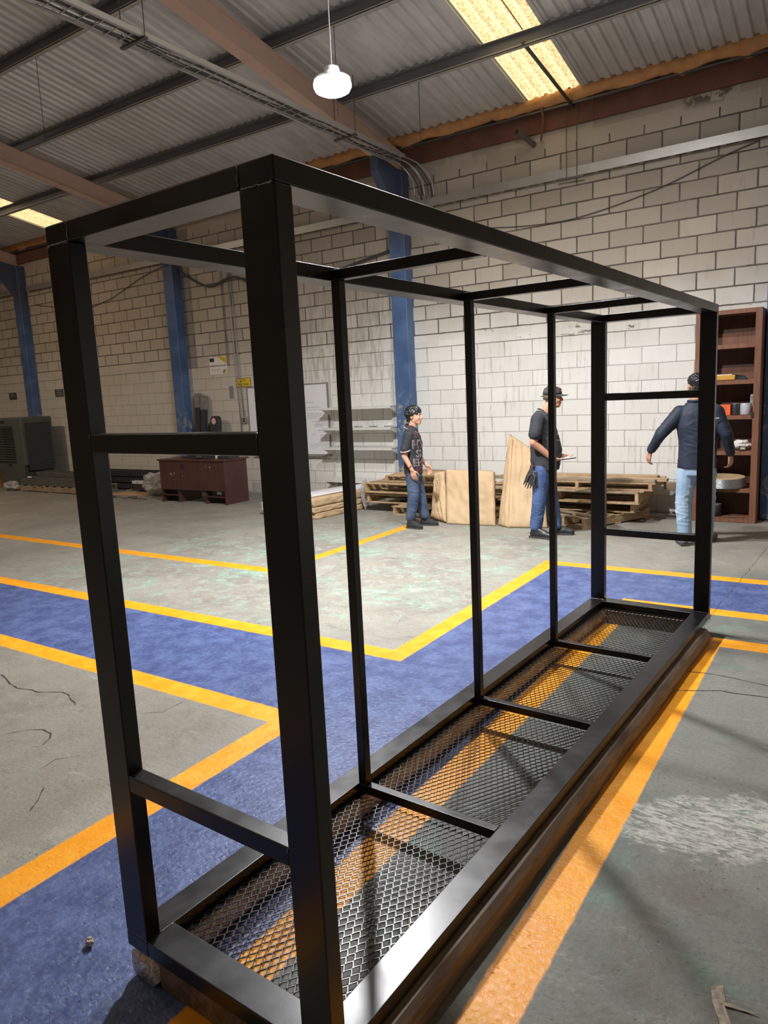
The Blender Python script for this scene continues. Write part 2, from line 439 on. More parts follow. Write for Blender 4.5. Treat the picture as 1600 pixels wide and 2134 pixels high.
def roof_material():
    g = G('galvanised_roof_sheet', 0.5, 0.35)
    P = g.pos()
    n = g.noise(g.scalev(P, (1.5, 0.4, 1)), 3.0, 5.0, 0.65); n2 = g.noise(P, 0.5, 3.0)
    c = g.mix(g.ss(n, 0.3, 0.7), (0.56, 0.57, 0.58), (0.72, 0.73, 0.74))
    c = g.mix(g.m('MULTIPLY', g.ss(n2, 0.45, 0.65), 0.35), c, (0.44, 0.42, 0.38))
    g.color(c); return g.mat
M['roof'] = roof_material()
def panel_material():
    g = G('translucent_roof_panel', 0.6)
    P = g.pos(); x, y, z = g.sep(P)
    n = g.noise(g.scalev(P, (1, 1, 1)), 42.0, 4.0, 0.75)
    f = g.m('FRACT', g.m('DIVIDE', g.m('ADD', x, 100.0), 0.145))
    band = g.ss(g.m('ABSOLUTE', g.m('SUBTRACT', f, 0.5)), 0.22, 0.34)
    k = g.m('MAXIMUM', g.ss(n, 0.42, 0.56), band)
    c = g.mix(k, (0.52, 0.27, 0.10), (1.0, 0.80, 0.42))
    g.color((0.6, 0.5, 0.35))
    g.put(g.b.inputs['Emission Color'], c)
    g.b.inputs['Emission Strength'].default_value = 1.25
    return g.mat
M['panel'] = panel_material()
M['rafter'] = simple('salmon_primer_steel', (0.62, 0.45, 0.37), 0.6, 0, 0.15, 3.0)
M['purlin'] = simple('grey_purlin_steel', (0.20, 0.205, 0.22), 0.55, 0.2, 0.2, 2.0)
M['purlin_lip'] = simple('light_purlin_lip', (0.42, 0.41, 0.39), 0.5, 0.2, 0.15, 2.0)
M['foam'] = simple('orange_foam_sealant', (0.52, 0.27, 0.11), 0.9, 0, 0.45, 7.0, 0.8, 30.0)
M['rust'] = simple('rust_red_steel', (0.15, 0.065, 0.042), 0.75, 0.1, 0.5, 4.0, 0.3, 20.0)
M['darksteel'] = simple('dark_weathered_steel', (0.12, 0.11, 0.105), 0.55, 0.4, 0.3, 5.0)
M['galv'] = simple('galvanised_tray', (0.40, 0.39, 0.36), 0.45, 0.6, 0.2, 8.0)
M['cable'] = simple('dark_cable', (0.05, 0.05, 0.055), 0.5)
M['wire'] = simple('pale_wire', (0.45, 0.45, 0.45), 0.4, 0.5)
def black_paint():
    g = G('black_satin_paint', 0.3, 0.0, 0.55)
    v = g.obj()
    n = g.noise(v, 5.0, 3.0); f = g.noise(v, 420.0, 2.0)
    g.color(g.mix(n, (0.004, 0.0045, 0.005), (0.008, 0.008, 0.009)))
    g.rough(g.m('ADD', 0.27, g.m('MULTIPLY', g.ss(g.noise(v, 9.0, 3.0), 0.3, 0.8), 0.08)))
    g.bump(f, 0.12, 0.0006)
    return g.mat
M['black'] = black_paint()
M['weld'] = simple('bare_weld_bead', (0.32, 0.32, 0.33), 0.35, 0.8, 0.4, 120.0, 0.5, 200.0)
def wood_mat(name, a, b, rough=0.7, stretch=(1, 8, 8), scale=3.0):
    g = G(name, rough)
    v = g.scalev(g.obj(), stretch)
    n = g.noise(v, scale, 5.0, 0.65, 0.8); n2 = g.noise(g.obj(), 2.0, 3.0)
    c = g.mix(g.ss(n, 0.3, 0.7), a, b)
    c = g.mix(g.m('MULTIPLY', g.ss(n2, 0.5, 0.75), 0.35), c, tuple(q * 0.45 for q in a))
    g.color(c); g.bump(n, 0.25, 0.003)
    return g.mat
M['pallet'] = wood_mat('pallet_wood', (0.30, 0.195, 0.10), (0.50, 0.355, 0.20), stretch=(1.2, 6, 6))
M['pallet_dark'] = wood_mat('grey_weathered_pallet_wood', (0.19, 0.14, 0.09), (0.34, 0.255, 0.16), stretch=(1.2, 6, 6))
M['beam'] = wood_mat('dark_brown_beam', (0.085, 0.055, 0.036), (0.21, 0.145, 0.095), 0.5, (8, 1, 8))
M['maroon'] = wood_mat('maroon_laminate', (0.060, 0.022, 0.019), (0.080, 0.031, 0.026), 0.4, (6, 1, 1))
M['cabinet'] = wood_mat('reddish_brown_cabinet_wood', (0.155, 0.062, 0.032), (0.225, 0.095, 0.050), 0.55, (8, 8, 1))
M['cab_dark'] = wood_mat('dark_cabinet_back', (0.07, 0.032, 0.022), (0.10, 0.048, 0.033), 0.7, (8, 8, 1))

# ---------------------------------------------------------------- the building
XL, XR, YB = -22.0, 6.0, -9.0
def zr(y): return 5.31 + 0.17 * (YW - y)          # top of the rafters
struct(bx(XL, XR, YB, YW + 0.2, -0.2, 0.0).build('floor', M['floor']))
crack_m = simple('crack_shadow', (0.03, 0.027, 0.022), 0.95)
fl = bpy.data.objects['floor']
def crack(pts, w=0.005, seed=1, rough_=0.02):
    random.seed(seed); P = []
    for (x0, y0), (x1, y1) in zip(pts, pts[1:]):
        n = max(2, int(math.hypot(x1 - x0, y1 - y0) / 0.03))
        for i in range(n):
            t = i / n; P.append((x0 + (x1 - x0) * t, y0 + (y1 - y0) * t))
    P.append(pts[-1]); m = MB(); R = []
    for i, (a, b) in enumerate(P):
        k = noise.noise(Vector((a * 9, b * 9, seed))) * rough_; ww = w * (0.35 + random.random()) * (1 if 0 < i < len(P) - 1 else 0.2)
        R.append([(a + k, b + k - ww / 2, 0.0012), (a + k + ww * 0.3, b + k + ww / 2, 0.0012)])
    m.rings(R, cap=False, closed=False)
    m.build('crack', crack_m, fl)
crack([(-2.95, 1.19), (-2.61, 1.112), (-2.40, 1.15), (-2.26, 1.225), (-2.01, 1.13)], 0.010, 1)
crack([(-2.02, 0.72), (-1.97, 0.79), (-1.89, 0.842), (-1.80, 0.845), (-1.74, 0.81), (-1.71, 0.74), (-1.75, 0.68)], 0.009, 2)
crack([(-1.483, 0.588), (-1.506, 0.681), (-1.419, 0.775), (-1.382, 0.907)], 0.006, 3)
crack([(-1.57, 1.24), (-1.458, 1.32), (-1.462, 1.483), (-1.43, 1.54)], 0.006, 4)
crack([(0.95, 3.25), (1.18, 3.27), (1.44, 3.227), (2.2, 3.3)], 0.006, 5, 0.012)
crack([(0.93, 2.90), (1.217, 3.038), (1.456, 3.053), (2.1, 3.0)], 0.010, 6, 0.012)
crack([(1.06, 7.4), (1.048, 6.912), (0.99, 5.6), (0.94, 4.471), (0.96, 3.3)], 0.012, 7, 0.02)
crack([(-1.15, 0.35), (-1.3, 0.5), (-1.25, 0.7)], 0.006, 8)
crack([(-1.9, 0.1), (-1.6, 0.2), (-1.35, 0.15)], 0.006, 9)

struct(bx(XL, XR, YW, YW + 0.2, 0, 5.62).build('wall_back', M['wall']))
struct(bx(XL - 0.2, XL, YB, YW + 0.2, 0, 8.6).build('wall_left', M['wall']))
struct(bx(XR, XR + 0.2, YB, YW + 0.2, 0, 8.6).build('wall_right', M['wall']))
struct(bx(XL, XR, YB - 0.2, YB, 0, 8.6).build('wall_front', M['wall']))

# corrugated roof with translucent strips let into it
def corrugated(x0, x1, y0, y1, name, mat, parent=None, ragged=0):
    P = 0.145; m = MB(); prof = []
    k = math.floor(x0 / P) - 1
    xs = []
    while k * P < x1 + P:
        for t, h in ((0.0, 0.0), (0.28, 0.0), (0.42, -0.028), (0.86, -0.028)):
            xs.append((k * P + t * P, h))
        k += 1
    def hz(x):
        for (a, ha), (b, hb) in zip(xs, xs[1:]):
            if a <= x <= b: return ha + (hb - ha) * (x - a) / (b - a)
        return 0.0
    pr = [(x0, hz(x0))] + [q for q in xs if x0 < q[0] < x1] + [(x1, hz(x1))]
    R = []
    for y in (y0, y1):
        z = zr(y) + 0.19
        R.append([(x, y + (random.uniform(-0.04, 0.04) if ragged and y == y1 else 0), z + h) for x, h in pr])
    m.rings([R[0] + [(x, y, z + 0.012) for x, y, z in reversed(R[0])], R[1] + [(x, y, z + 0.012) for x, y, z in reversed(R[1])]])
    return m.build(name, mat, parent)
SKY = [(-12.87, -12.13), (-2.14, -1.42), (3.2, 3.92)]
xs = [XL] + [q for a in SKY for q in a] + [XR]
roof = struct(corrugated(xs[0], xs[1], YB, YW + 0.1, 'ceiling', M['roof']))
for i in range(2, len(xs), 2): corrugated(xs[i], xs[i + 1], YB, YW + 0.1, 'roof_sheet', M['roof'], roof)
for i, (a, b) in enumerate(SKY):
    o = struct(corrugated(a, b, YB, YW - 0.18, 'window_%d' % (i + 1), M['panel'], None, 1))
    m = MB()
    for x in (a - 0.035, b + 0.035):
        m.bar((x, YB, zr(YB) + 0.155), (x, YW - 0.15, zr(YW - 0.15) + 0.155), 0.05, 0.008)
    m.build('edge_flashing', M['roof'], o)
# rafters above the columns
for k, xc in enumerate((-20.2, -14.86, -9.60, -4.28, 1.02)):
    m = MB(); d = 0.27
    a = Vector((xc, YB, zr(YB))); b = Vector((xc, YW, zr(YW)))
    m.bar(a - Vector((0, 0, 0.006)), b - Vector((0, 0, 0.006)), 0.17, 0.012)
    m.bar(a - Vector((0, 0, d - 0.006)), b - Vector((0, 0, d - 0.006)), 0.17, 0.012)
    m.bar(a - Vector((0, 0, d / 2)), b - Vector((0, 0, d / 2)), 0.09, d - 0.02)
    o = m.build('roof_rafter', M['rafter'])
    lab = {0: 'salmon painted sloping roof rafter out at the far left end', 1: 'salmon painted sloping roof rafter that meets the leftmost blue column',
           2: 'salmon painted sloping roof rafter left of the black frame, meeting the second blue column',
           3: 'salmon painted sloping roof rafter passing behind the lit lamp to the middle blue column',
           4: 'salmon painted sloping roof rafter above the blue column beside the wooden cabinet'}[k]
    tag(o, lab, 'beam', 'roof rafters')
# purlins
pl = ['nearest to the block wall', 'second from the block wall', 'third from the block wall', 'fourth from the block wall']
yp = 7.25 + 0.02
k = 0
while yp > YB:
    z = zr(yp)
    t = thing('roof_purlin', 'grey steel roof purlin running along the hall, ' + (pl[k] if k < 4 else 'farther back towards the camera end, row %s' % ['five', 'six', 'seven', 'eight', 'nine', 'ten', 'eleven', 'twelve', 'thirteen'][k - 4]), 'purlin', (0, yp, z), 0, 'roof purlins')
    bx(XL, XR, 0.0, 0.006, 0.0, 0.155).build('web', M['purlin'], t)
    m = MB(); m.box(XL, XR, -0.06, 0.0, 0.0, 0.006); m.box(XL, XR, -0.06, -0.054, 0.0, 0.022); m.build('lip', M['purlin_lip'], t)
    m = MB(); m.box(XL, XR, -0.06, 0.0, 0.148, 0.155); m.build('top_flange', M['purlin'], t)
    yp -= 1.335; k += 1
# wall-top: rust channel, dark ledge, foam strip
t = thing('wall_top_channel', 'rust red steel channel running along the top of the block wall', 'beam', (0, YW, 5.12))
bx(XL, XR, -0.05, -0.002, 0.0, 0.24).build('web', M['rust'], t)
bx(XL, XR, -0.12, -0.002, 0.24, 0.25).build('flange', M['darksteel'], t)
bx(XL, XR, -0.14, -0.12, 0.225, 0.25).build('lip', M['darksteel'], t)
m = MB(); R = []
n = 500
random.seed(3)
for i in range(n + 1):
    x = XL + (XR - XL) * i / n
    a = noise.noise(Vector((x * 3.1, 0, 0))) * 0.035 + noise.noise(Vector((x * 11, 3, 0))) * 0.02
    b = noise.noise(Vector((x * 4.3, 9, 0))) * 0.03 + noise.noise(Vector((x * 13, 5, 0))) * 0.018
    c = noise.noise(Vector((x * 6, 1, 7))) * 0.03
    R.append([(x, YW - 0.03, 5.375 + a), (x, YW - 0.15 - c, 5.39 + a * 1.4), (x, YW - 0.21 - c * 0.9, 5.45 + b), (x, YW - 0.20 - b, 5.52 + b), (x, YW - 0.03, 5.55 + b)])
m.rings(R)
tag(m.build('foam_strip', M['foam'], None, True), 'ragged orange foam sealant strip between roof sheets and block wall', 'sealant')

# blue columns with gussets
COLX = [(-14.87, -14.60), (-9.64, -9.37), (-4.42, -4.14), (0.80, 1.08)]
clab = ['blue steel column at the far left behind the grey cooler', 'blue steel column left of the leaning black posts',
        'blue steel column behind the young man in the patterned polo', 'blue steel column at the right edge beside the wooden cabinet']
for k, (a, b) in enumerate(COLX):
    t = thing('steel_column', clab[k], 'column', ((a + b) / 2, YW - 0.1, 0), 0, 'blue columns along the block wall')
    w = (b - a) / 2
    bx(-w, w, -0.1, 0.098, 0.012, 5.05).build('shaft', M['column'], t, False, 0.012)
    bx(-w - 0.03, w + 0.03, -0.14, 0.098, 0.0, 0.012).build('base_plate', M['darksteel'], t)
    m = MB()
    z0, z1 = 4.35, 5.06
    m.add([(-w * 0.5, -0.1, z0), (w * 0.5, -0.1, z0), (w * 0.5, -0.1, z1), (-w * 0.5, -0.1, z1),
           (-w * 0.5, -0.62, z1 + 0.085), (w * 0.5, -0.62, z1 + 0.085), (-w * 0.5, -0.62, z1 - 0.12), (w * 0.5, -0.62, z1 - 0.12), (-w * 0.5, -0.35, z1 - 0.42), (w * 0.5, -0.35, z1 - 0.42)],
          [(0, 1, 2, 3), (3, 2, 5, 4), (4, 5, 7, 6), (6, 7, 9, 8), (8, 9, 1, 0), (0, 3, 4, 6, 8), (1, 9, 7, 5, 2)])
    m.build('haunch', M['column'], t)


def ladder_mesh(a, b, w, step, rw, axis, th):
    """one connected open ladder sheet from a to b along an axis, holes between rungs"""
    m = MB(); e = w * 0.12; us = [-w / 2, -w / 2 + e, w / 2 - e, w / 2]; ts = []; t_ = a
    while t_ < b - step: ts += [(t_, 1), (t_ + rw, 0)]; t_ += step
    ts.append((b - rw, 1)); ts.append((b, 0)); V = []; F = []
    for t_, _ in ts:
        for u in us: V.append((t_, u, 0) if axis == 'x' else (u, t_, 0))
    for i in range(len(ts) - 1):
        for j in range(3):
            if j == 1 and not ts[i][1]: continue
            k = i * 4 + j; F.append((k, k + 1, k + 5, k + 4))
    m.add(V, F); return m
# cable ladder on the wall
for (a, b, lab) in ((-3.95, 0.78, 'grey cable trough fixed along the block wall right of the middle column'),
                    (-9.3, -4.5, 'grey cable trough fixed along the wall between second and middle columns'),
                    (-14.5, -9.7, 'grey cable trough fixed along the wall left of the second column'),
                    (-21, -15.0, 'grey cable trough fixed along the wall left of the first column')):
    t = thing('cable_trough', lab, 'cable trough', (0, YW, 4.45), 0, 'cable troughs on the block wall')
    m = MB(); m.box(a, b, -0.09, -0.084, 0.02, 0.135); m.build('front_plate', M['galv'], t)
    o = ladder_mesh(a, b, 0.08, 0.19, 0.06, 'x', 0).build('ladder_bottom', M['galv'], t); o.location = (0, -0.044, 0.02)
    q = o.modifiers.new('s', 'SOLIDIFY'); q.thickness = 0.004
    m = MB()
    for j in range(3):
        m.tube([(a + (b - a) * i / 40, -0.03 - 0.016 * j, 0.034 + 0.006 * math.sin(i * 1.3 + j)) for i in range(41)], 0.008, 6)
    m.build('cable', M['cable'], t)

# overhead cable ladder with its hangers
TX = -4.0
t = thing('cable_ladder', 'overhead wire cable ladder hanging below the roof and bending down at the middle column', 'cable tray', (TX, 0, 5.10))
m = MB()
for dx in (-0.14, 0.14): m.bar((dx, -8.5, 0), (dx, 8.25, 0), 0.006, 0.045)
m.build('side_rail', M['wire'], t)
o = ladder_mesh(-8.4, 8.2, 0.28, 0.15, 0.010, 'y', 0).build('ladder_bottom', M['wire'], t); o.location = (0, 0, -0.022)
q = o.modifiers.new('s', 'SOLIDIFY'); q.thickness = 0.005
random.seed(11)
for j in range(7):
    dx = -0.11 + j * 0.036; m = MB(); P = []
    for i in range(60):
        y = -8.4 + i * (16.3 / 59)
        P.append((dx + 0.012 * math.sin(i * 0.9 + j * 2), y, -0.005 + 0.01 * math.sin(i * 1.7 + j)))
    rr = 0.30 + 0.03 * (j % 3)
    ye = 8.20 + 0.03 * j
    for i in range(1, 9):
        a = i / 8 * PI / 2
        P.append((dx + 0.22 * i / 8, ye + rr * math.sin(a), -0.005 - rr * (1 - math.cos(a)) - 0.0))
    P.append((dx + 0.24, ye + rr, -0.48)); P = [(x, min(y, 8.77 - 0.012), z) for x, y, z in P]
    m.tube(P, 0.008 + 0.002 * (j % 2), 6); m.build('cable', M['cable'] if j % 3 else M['wire'], t)
for y in (-2.6, 0.5, 3.7, 7.0):
    m = MB()
    for dx in (-0.16, 0.16): m.tube([(dx, y, -0.04), (dx, y, zr(y) + 0.16 - 5.10)], 0.005, 6)
    m.bar((-0.18, y, -0.04), (0.18, y, -0.04), 0.04, 0.02)
    m.build('hanger', M['darksteel'], t)
# ---------------------------------------------------------------- lamps
def emit(name, col, k):
    g = G(name, 0.4); g.color((0.9, 0.9, 0.9)); g.put(g.b.inputs['Emission Color'], col); g.b.inputs['Emission Strength'].default_value = k
    return g.mat
M['lens'] = emit('lit_lamp_lens', (1.0, 0.98, 0.95), 60.0)
M['white_enamel'] = simple('white_enamel', (0.75, 0.76, 0.76), 0.35)
def lamp(loc, power, label, col):
    t = thing('high_bay_lamp', label, 'lamp', loc, 0, 'high bay lamps')
    m = MB(); R = []
    for z, r in ((-0.062, 0.06), (-0.058, 0.11), (-0.040, 0.145), (-0.010, 0.160), (0.015, 0.160), (0.032, 0.15)):
        R.append([(r * math.cos(2 * PI * j / 32), r * math.sin(2 * PI * j / 32), z) for j in range(32)])
    m.rings(R); m.build('lens', M['lens'], t, True)
    m = MB(); R = []
    for z, r in ((0.032, 0.155), (0.05, 0.155), (0.06, 0.10), (0.10, 0.07), (0.14, 0.06), (0.155, 0.02)):
        R.append([(r * math.cos(2 * PI * j / 32), r * math.sin(2 * PI * j / 32), z) for j in range(32)])
    m.rings(R); m.build('housing', M['white_enamel'], t, False)
    zt = zr(loc[1]) + 0.1 - loc[2]
    MB().tube([(0, 0, 0.15), (0, 0, zt)], 0.006, 6).build('suspension_rod', M['wire'], t)
    l = disc_light('lamp_light', (0, 0, -0.08), power, 0.22, col); l.parent = t
    return t
lamp(LAMP_A, LAMP_POWER['A'], 'bright round high bay lamp hanging under the roof above the black frame', (0.98, 0.98, 1.0))
lamp(LAMP_B, LAMP_POWER['B'], 'high bay lamp hanging right of the visible one and above the picture', (0.98, 0.98, 1.0))
for loc_, lab_ in (((-12.5, 2.0, 6.2), 'added warm fill lamp far to the left, above the picture'), ((-7.0, -3.5, 6.6), 'added warm fill lamp behind the camera to the left')):
    lamp(loc_, LAMP_POWER['C' if loc_[0] < -10 else 'D'], lab_, (1.0, 0.80, 0.60))  # warm fill lamps added out of view to lift the left side

# ---------------------------------------------------------------- the black steel frame
W, L, H = 0.8316, 4.0942, 2.1171
A, B_, HH, s_ = 0.1016, 0.0508, 0.0508, 0.038
fr = thing('steel_rack', 'large black painted rectangular tube frame with expanded mesh base', 'frame', (0, 0, 0.1), -TH)
def tubepart(name, *a, bev=0.004): return bx(*a).build(name, M['black'], fr, False, bev, 3)
tubepart('bottom_rail', 0, A, 0, L, 0, HH); tubepart('bottom_rail', W - A, W, 0, L, 0, HH)
tubepart('bottom_rail', A, W - A, 0, A, 0, HH); tubepart('bottom_rail', A, W - A, L - A, L, 0, HH)
tubepart('top_rail', 0, A, 0, L, H - HH, H); tubepart('top_rail', W - A, W, 0, L, H - HH, H)
tubepart('top_rail', A, W - A, 0, A, H - HH, H); tubepart('top_rail', A, W - A, L - A, L, H - HH, H)
for x in (0, W - A):
    for y in (0, L - B_): tubepart('corner_post', x, x + A, y, y + B_, HH, H - HH)
YP = (1.042, 2.034, 3.032)
for y in YP:
    tubepart('side_post', A, A + s_, y, y + s_, HH, H - HH + 0.038 - 0.038, bev=0.003)
    tubepart('top_crossbar', A, W - A, y, y + s_, H - HH - 0.0, H - 0.0128, bev=0.003)
    tubepart('bottom_crossbar', A, W - A, y, y + s_, HH - s_, HH, bev=0.003)
for y in (0.0, L - B_):
    tubepart('end_bar', A, W - A, y, y + B_, 1.523, 1.574); tubepart('end_bar', A, W - A, y, y + B_, 0.541, 0.591)
# ledge the mesh lies on
m = MB()
m.box(A, A + 0.022, A, L - A, 0.001, 0.005); m.box(W - A - 0.022, W - A, A, L - A, 0.001, 0.005)
m.box(A, W - A, A, A + 0.022, 0.001, 0.005); m.box(A, W - A, L - A - 0.022, L - A, 0.001, 0.005)
m.build('mesh_ledge', M['black'], fr)
ys = [A] + [q for y in YP for q in (y, y + s_)] + [L - A]
DX, DY = 0.0140, 0.0263
for i in range(0, len(ys), 2):
    y0, y1 = ys[i] + 0.002, ys[i + 1] - 0.002; m = MB()
    ni = int((W - 2 * A - 0.004) / DX); nj = int((y1 - y0) / DY)
    ox = A + (W - 2 * A - ni * DX) / 2; oy = y0 + (y1 - y0 - nj * DY) / 2
    def node(a, b): return Vector((ox + a * DX, oy + b * DY, 0.0075))
    for a in range(ni + 1):
        for b in range(nj):
            if (a + b) % 2: continue
            for da in (-1, 1):
                if not 0 <= a + da <= ni: continue
                p, q = node(a, b), node(a + da, b + 1)
                d = q - p; e = Vector((DX * 0.10 * da * -1, DY * 0.0, 0))
                k1 = p + d * 0.22 + Vector((-da * DX * 0.12, 0, 0)); k2 = p + d * 0.78 + Vector((da * DX * 0.12, 0, 0))
                wv = Vector((0.0011, 0.0006 * da * -1, 0)); up = Vector((0.0006 * da, 0, 0.0024))
                m.rings([[r - wv - up * 0.5, r + wv - up * 0.5, r + wv + up, r - wv + up] for r in (p, k1, k2, q)], cap=False)
    m.build('mesh_panel', M['black'], fr)
# weld beads
random.seed(5)
def bead(a, b, r=0.0022):
    a = Vector(a); b = Vector(b); n = max(3, int((b - a).length / 0.006)); P = []; R = []
    for i in range(n + 1):
        P.append(a.lerp(b, i / n) + Vector((random.uniform(-1, 1), random.uniform(-1, 1), random.uniform(-1, 1))) * 0.0012); R.append(r * random.uniform(0.4, 1.1))
    MB().tube(P, R, 6).build('weld_bead', M['weld'], fr)
bead((W - A, -0.001, H - 0.002), (W - A, -0.001, H - HH + 0.008), 0.0018); bead((W - A + 0.01, -0.001, H - HH), (W - 0.006, -0.001, H - HH), 0.0022)
bead((A, -0.001, H - 0.002), (A, -0.001, H - HH), 0.0015); bead((0.004, -0.001, H - HH), (A - 0.006, -0.001, H - HH), 0.0022)
bead((A, B_ + 0.004, HH), (A, A - 0.004, HH), 0.0016); bead((W - A, B_ + 0.004, HH), (W - A, A, HH), 0.0014)
bead((0.002, L - B_ - 0.001, HH), (A, L - B_ - 0.001, HH), 0.003); bead((W - A, L - B_ - 0.001, HH), (W, L - B_ - 0.001, HH), 0.0022)
for x, z in ((A, 0.591), (W - A, 0.591), (A, 1.574), (W - A, 1.574)):
    bead((x, -0.001, z), (x, -0.001, z - 0.012), 0.0016)
bead((W - 0.03, YP[0] + 0.02, HH + 0.0005), (W - 0.045, YP[0] + 0.022, HH + 0.0005), 0.0015)

# timber under the frame
fm = Matrix.Rotation(-TH, 4, 'Z')
m = MB(); R = []
for i in range(41):
    y = 0.008 + i * (3.852 / 40); k = noise.noise(Vector((y * 1.7, 0, 4))) * 0.006; n_ = noise.noise(Vector((y * 6, 2, 4))) * 0.004
    o = k
    x1 = W + 0.043 + k; x0 = W - 0.075 + k
    R.append([(x0, y, 0.0), (x1, y, 0.0), (x1 + 0.004, y, 0.05), (x1 - 0.002, y, 0.076 + n_), (x1 - 0.020, y, 0.0955), (W - 0.001, y, 0.0985), (x0, y, 0.0985)])
m.rings(R)
o = m.build('timber_beam', M['beam'], None, False); o.rotation_euler = (0, 0, -TH)
tag(o, 'long dark brown timber beam under the right side of the black frame', 'beam', 'timbers under the frame')
def wrap_mat():
    g = G('bubble_wrap_over_cardboard', 0.18)
    v = g.obj(); n = g.voro(v, 90.0); n2 = g.noise(v, 14.0, 4.0, 0.7, 1.0)
    g.color(g.mix(g.ss(n2, 0.35, 0.65), (0.55, 0.43, 0.37), (0.90, 0.88, 0.86)))  # near-white patches put the plastic's glints into the colour
    g.bump(g.m('ADD', g.m('MULTIPLY', g.ss(n, 0.1, 0.5), -0.6), g.m('MULTIPLY', n2, 1.8)), 0.9, 0.012)
    return g.mat
M['wrap'] = wrap_mat()
def wrapped(x0, x1, y0, y1, z1, name, lab, seed, along='y'):
    m = MB(); R = []; n = 90
    for i in range(n + 1):
        t = i / n; P = []
        for j in range(16):
            a = 2 * PI * j / 16 + PI / 16; c, s = math.cos(a), math.sin(a)
            k = max(abs(c), abs(s)); u, v = 0.5 + 0.5 * c / k, 0.5 + 0.5 * s / k
            q = noise.noise(Vector((t * 30, j * 1.3, seed))) * 0.006
            if along == 'y': P.append((x0 + (x1 - x0) * u + q, y0 + (y1 - y0) * t, max(0, min(z1, z1 * v + q))))
            else: P.append((x0 + (x1 - x0) * t, y0 + (y1 - y0) * u + q, max(0, min(z1, z1 * v + q))))
        R.append(P)
    m.rings(R)
    o = m.build(name, M['wrap'], None, True); o.rotation_euler = (0, 0, -TH)
    return tag(o, lab, 'beam', 'timbers under the frame')
wrapped(0.012, 0.125, 0.0, 4.02, 0.0985, 'wrapped_beam', 'bubble wrapped brown support beam under the left side of the black frame', 2)
o = bx(0.14, W - 0.09, L - 0.14, L - 0.03, 0, 0.0985).build('timber_beam', M['beam'], None, False, 0.006)
o.rotation_euler = (0, 0, -TH); tag(o, 'short dark timber lying crosswise under the far end of the black frame', 'beam', 'timbers under the frame')

o = bx(0.13, W - 0.09, 0.012, 0.11, 0, 0.0985).build('timber_beam', M['beam'], None, False, 0.006)  # assumed timber, added to block light through the mesh near the end rail
o.rotation_euler = (0, 0, -TH); tag(o, 'short dark timber added crosswise under the near end of the black frame', 'beam', 'timbers under the frame')

# litter on the floor
def lump(name, c, r, mat, seed, lab, cat, flat=0.6):
    bm = bmesh.new(); bmesh.ops.create_icosphere(bm, subdivisions=4, radius=1.0)
    for v in bm.verts:
        d = 1 + 0.35 * noise.noise(v.co * 1.7 + Vector((seed, 0, 0))) + 0.30 * abs(noise.noise(v.co * 4 + Vector((0, seed, 0)))) * flat / 0.6
        v.co = Vector((v.co.x * r[0] * d, v.co.y * r[1] * d, v.co.z * r[2] * d))
    zmin = min(v.co.z for v in bm.verts)
    for v in bm.verts: v.co.z -= zmin
    me = bpy.data.meshes.new(name); bm.to_mesh(me); bm.free()
    o = link(bpy.data.objects.new(name, me)); me.materials.append(mat); o.location = c
    return tag(o, lab, cat)
M['stone'] = simple('pale_mortar_lump', (0.55, 0.47, 0.34), 0.9, 0, 0.3, 60, 0.5, 150)
lump('mortar_crumb', (-0.213, 0.0, 0), (0.014, 0.011, 0.012), M['stone'], 4, 'small pale crumb of mortar on the blue floor left of the frame', 'stone')
def film(name, pts, mat, lab, cat, z=0.003):
    bm = bmesh.new()
    f = bm.faces.new([bm.verts.new((x, y, z)) for x, y in pts])
    bmesh.ops.triangulate(bm, faces=[f]); bmesh.ops.subdivide_edges(bm, edges=bm.edges[:], cuts=4, use_grid_fill=True)
    for v in bm.verts: v.co.z = z + 0.010 * abs(noise.noise(Vector((v.co.x * 40, v.co.y * 40, 3))))
    me = bpy.data.meshes.new(name); bm.to_mesh(me); bm.free()
    o = link(bpy.data.objects.new(name, me)); me.materials.append(mat)
    sd = o.modifiers.new('t', 'SOLIDIFY'); sd.thickness = 0.0015; sd.offset = 1
    return tag(o, lab, cat)
M['tape'] = simple('crumpled_masking_tape', (0.33, 0.27, 0.21), 0.6, 0, 0.2, 30)
film('masking_tape', [(1.531, 0.835), (1.56, 0.86), (1.575, 0.80), (1.66, 0.80), (1.575, 0.785), (1.61, 0.71), (1.58, 0.70), (1.545, 0.78)], M['tape'], 'crumpled strip of beige masking tape on the floor at lower right', 'tape')
# ---------------------------------------------------------------- things along the block wall
M['white_metal'] = simple('off_white_shelf_metal', (0.66, 0.66, 0.62), 0.45, 0.1, 0.12, 20)
M['white'] = simple('white_panel', (0.78, 0.78, 0.80), 0.3, 0, 0.04)
M['ink'] = simple('black_marker_ink', (0.06, 0.06, 0.09), 0.6)
M['ink_blue'] = simple('blue_marker_ink', (0.06, 0.07, 0.40), 0.6)
M['alu'] = simple('grey_frame_trim', (0.30, 0.29, 0.26), 0.4, 0.3)
M['sign_yellow'] = simple('yellow_sign_enamel', (0.75, 0.50, 0.02), 0.45, 0, 0.1)
M['sign_black'] = simple('black_print', (0.02, 0.02, 0.02), 0.5)
M['paper'] = simple('white_paper', (0.74, 0.71, 0.66), 0.7, 0, 0.05)
M['green'] = simple('green_print', (0.05, 0.28, 0.08), 0.5)
M['kraft'] = None
def kraft():
    g = G('kraft_paper', 0.7)
    v = g.obj(); n = g.noise(v, 3.0, 5.0, 0.6); n2 = g.noise(g.scalev(v, (3, 3, 1)), 9.0, 4.0, 0.6, 1.5)
    g.color(g.mix(g.ss(n, 0.3, 0.7), (0.43, 0.295, 0.165), (0.52, 0.37, 0.215)))
    g.bump(n2, 0.35, 0.012); return g.mat
M['kraft'] = kraft()
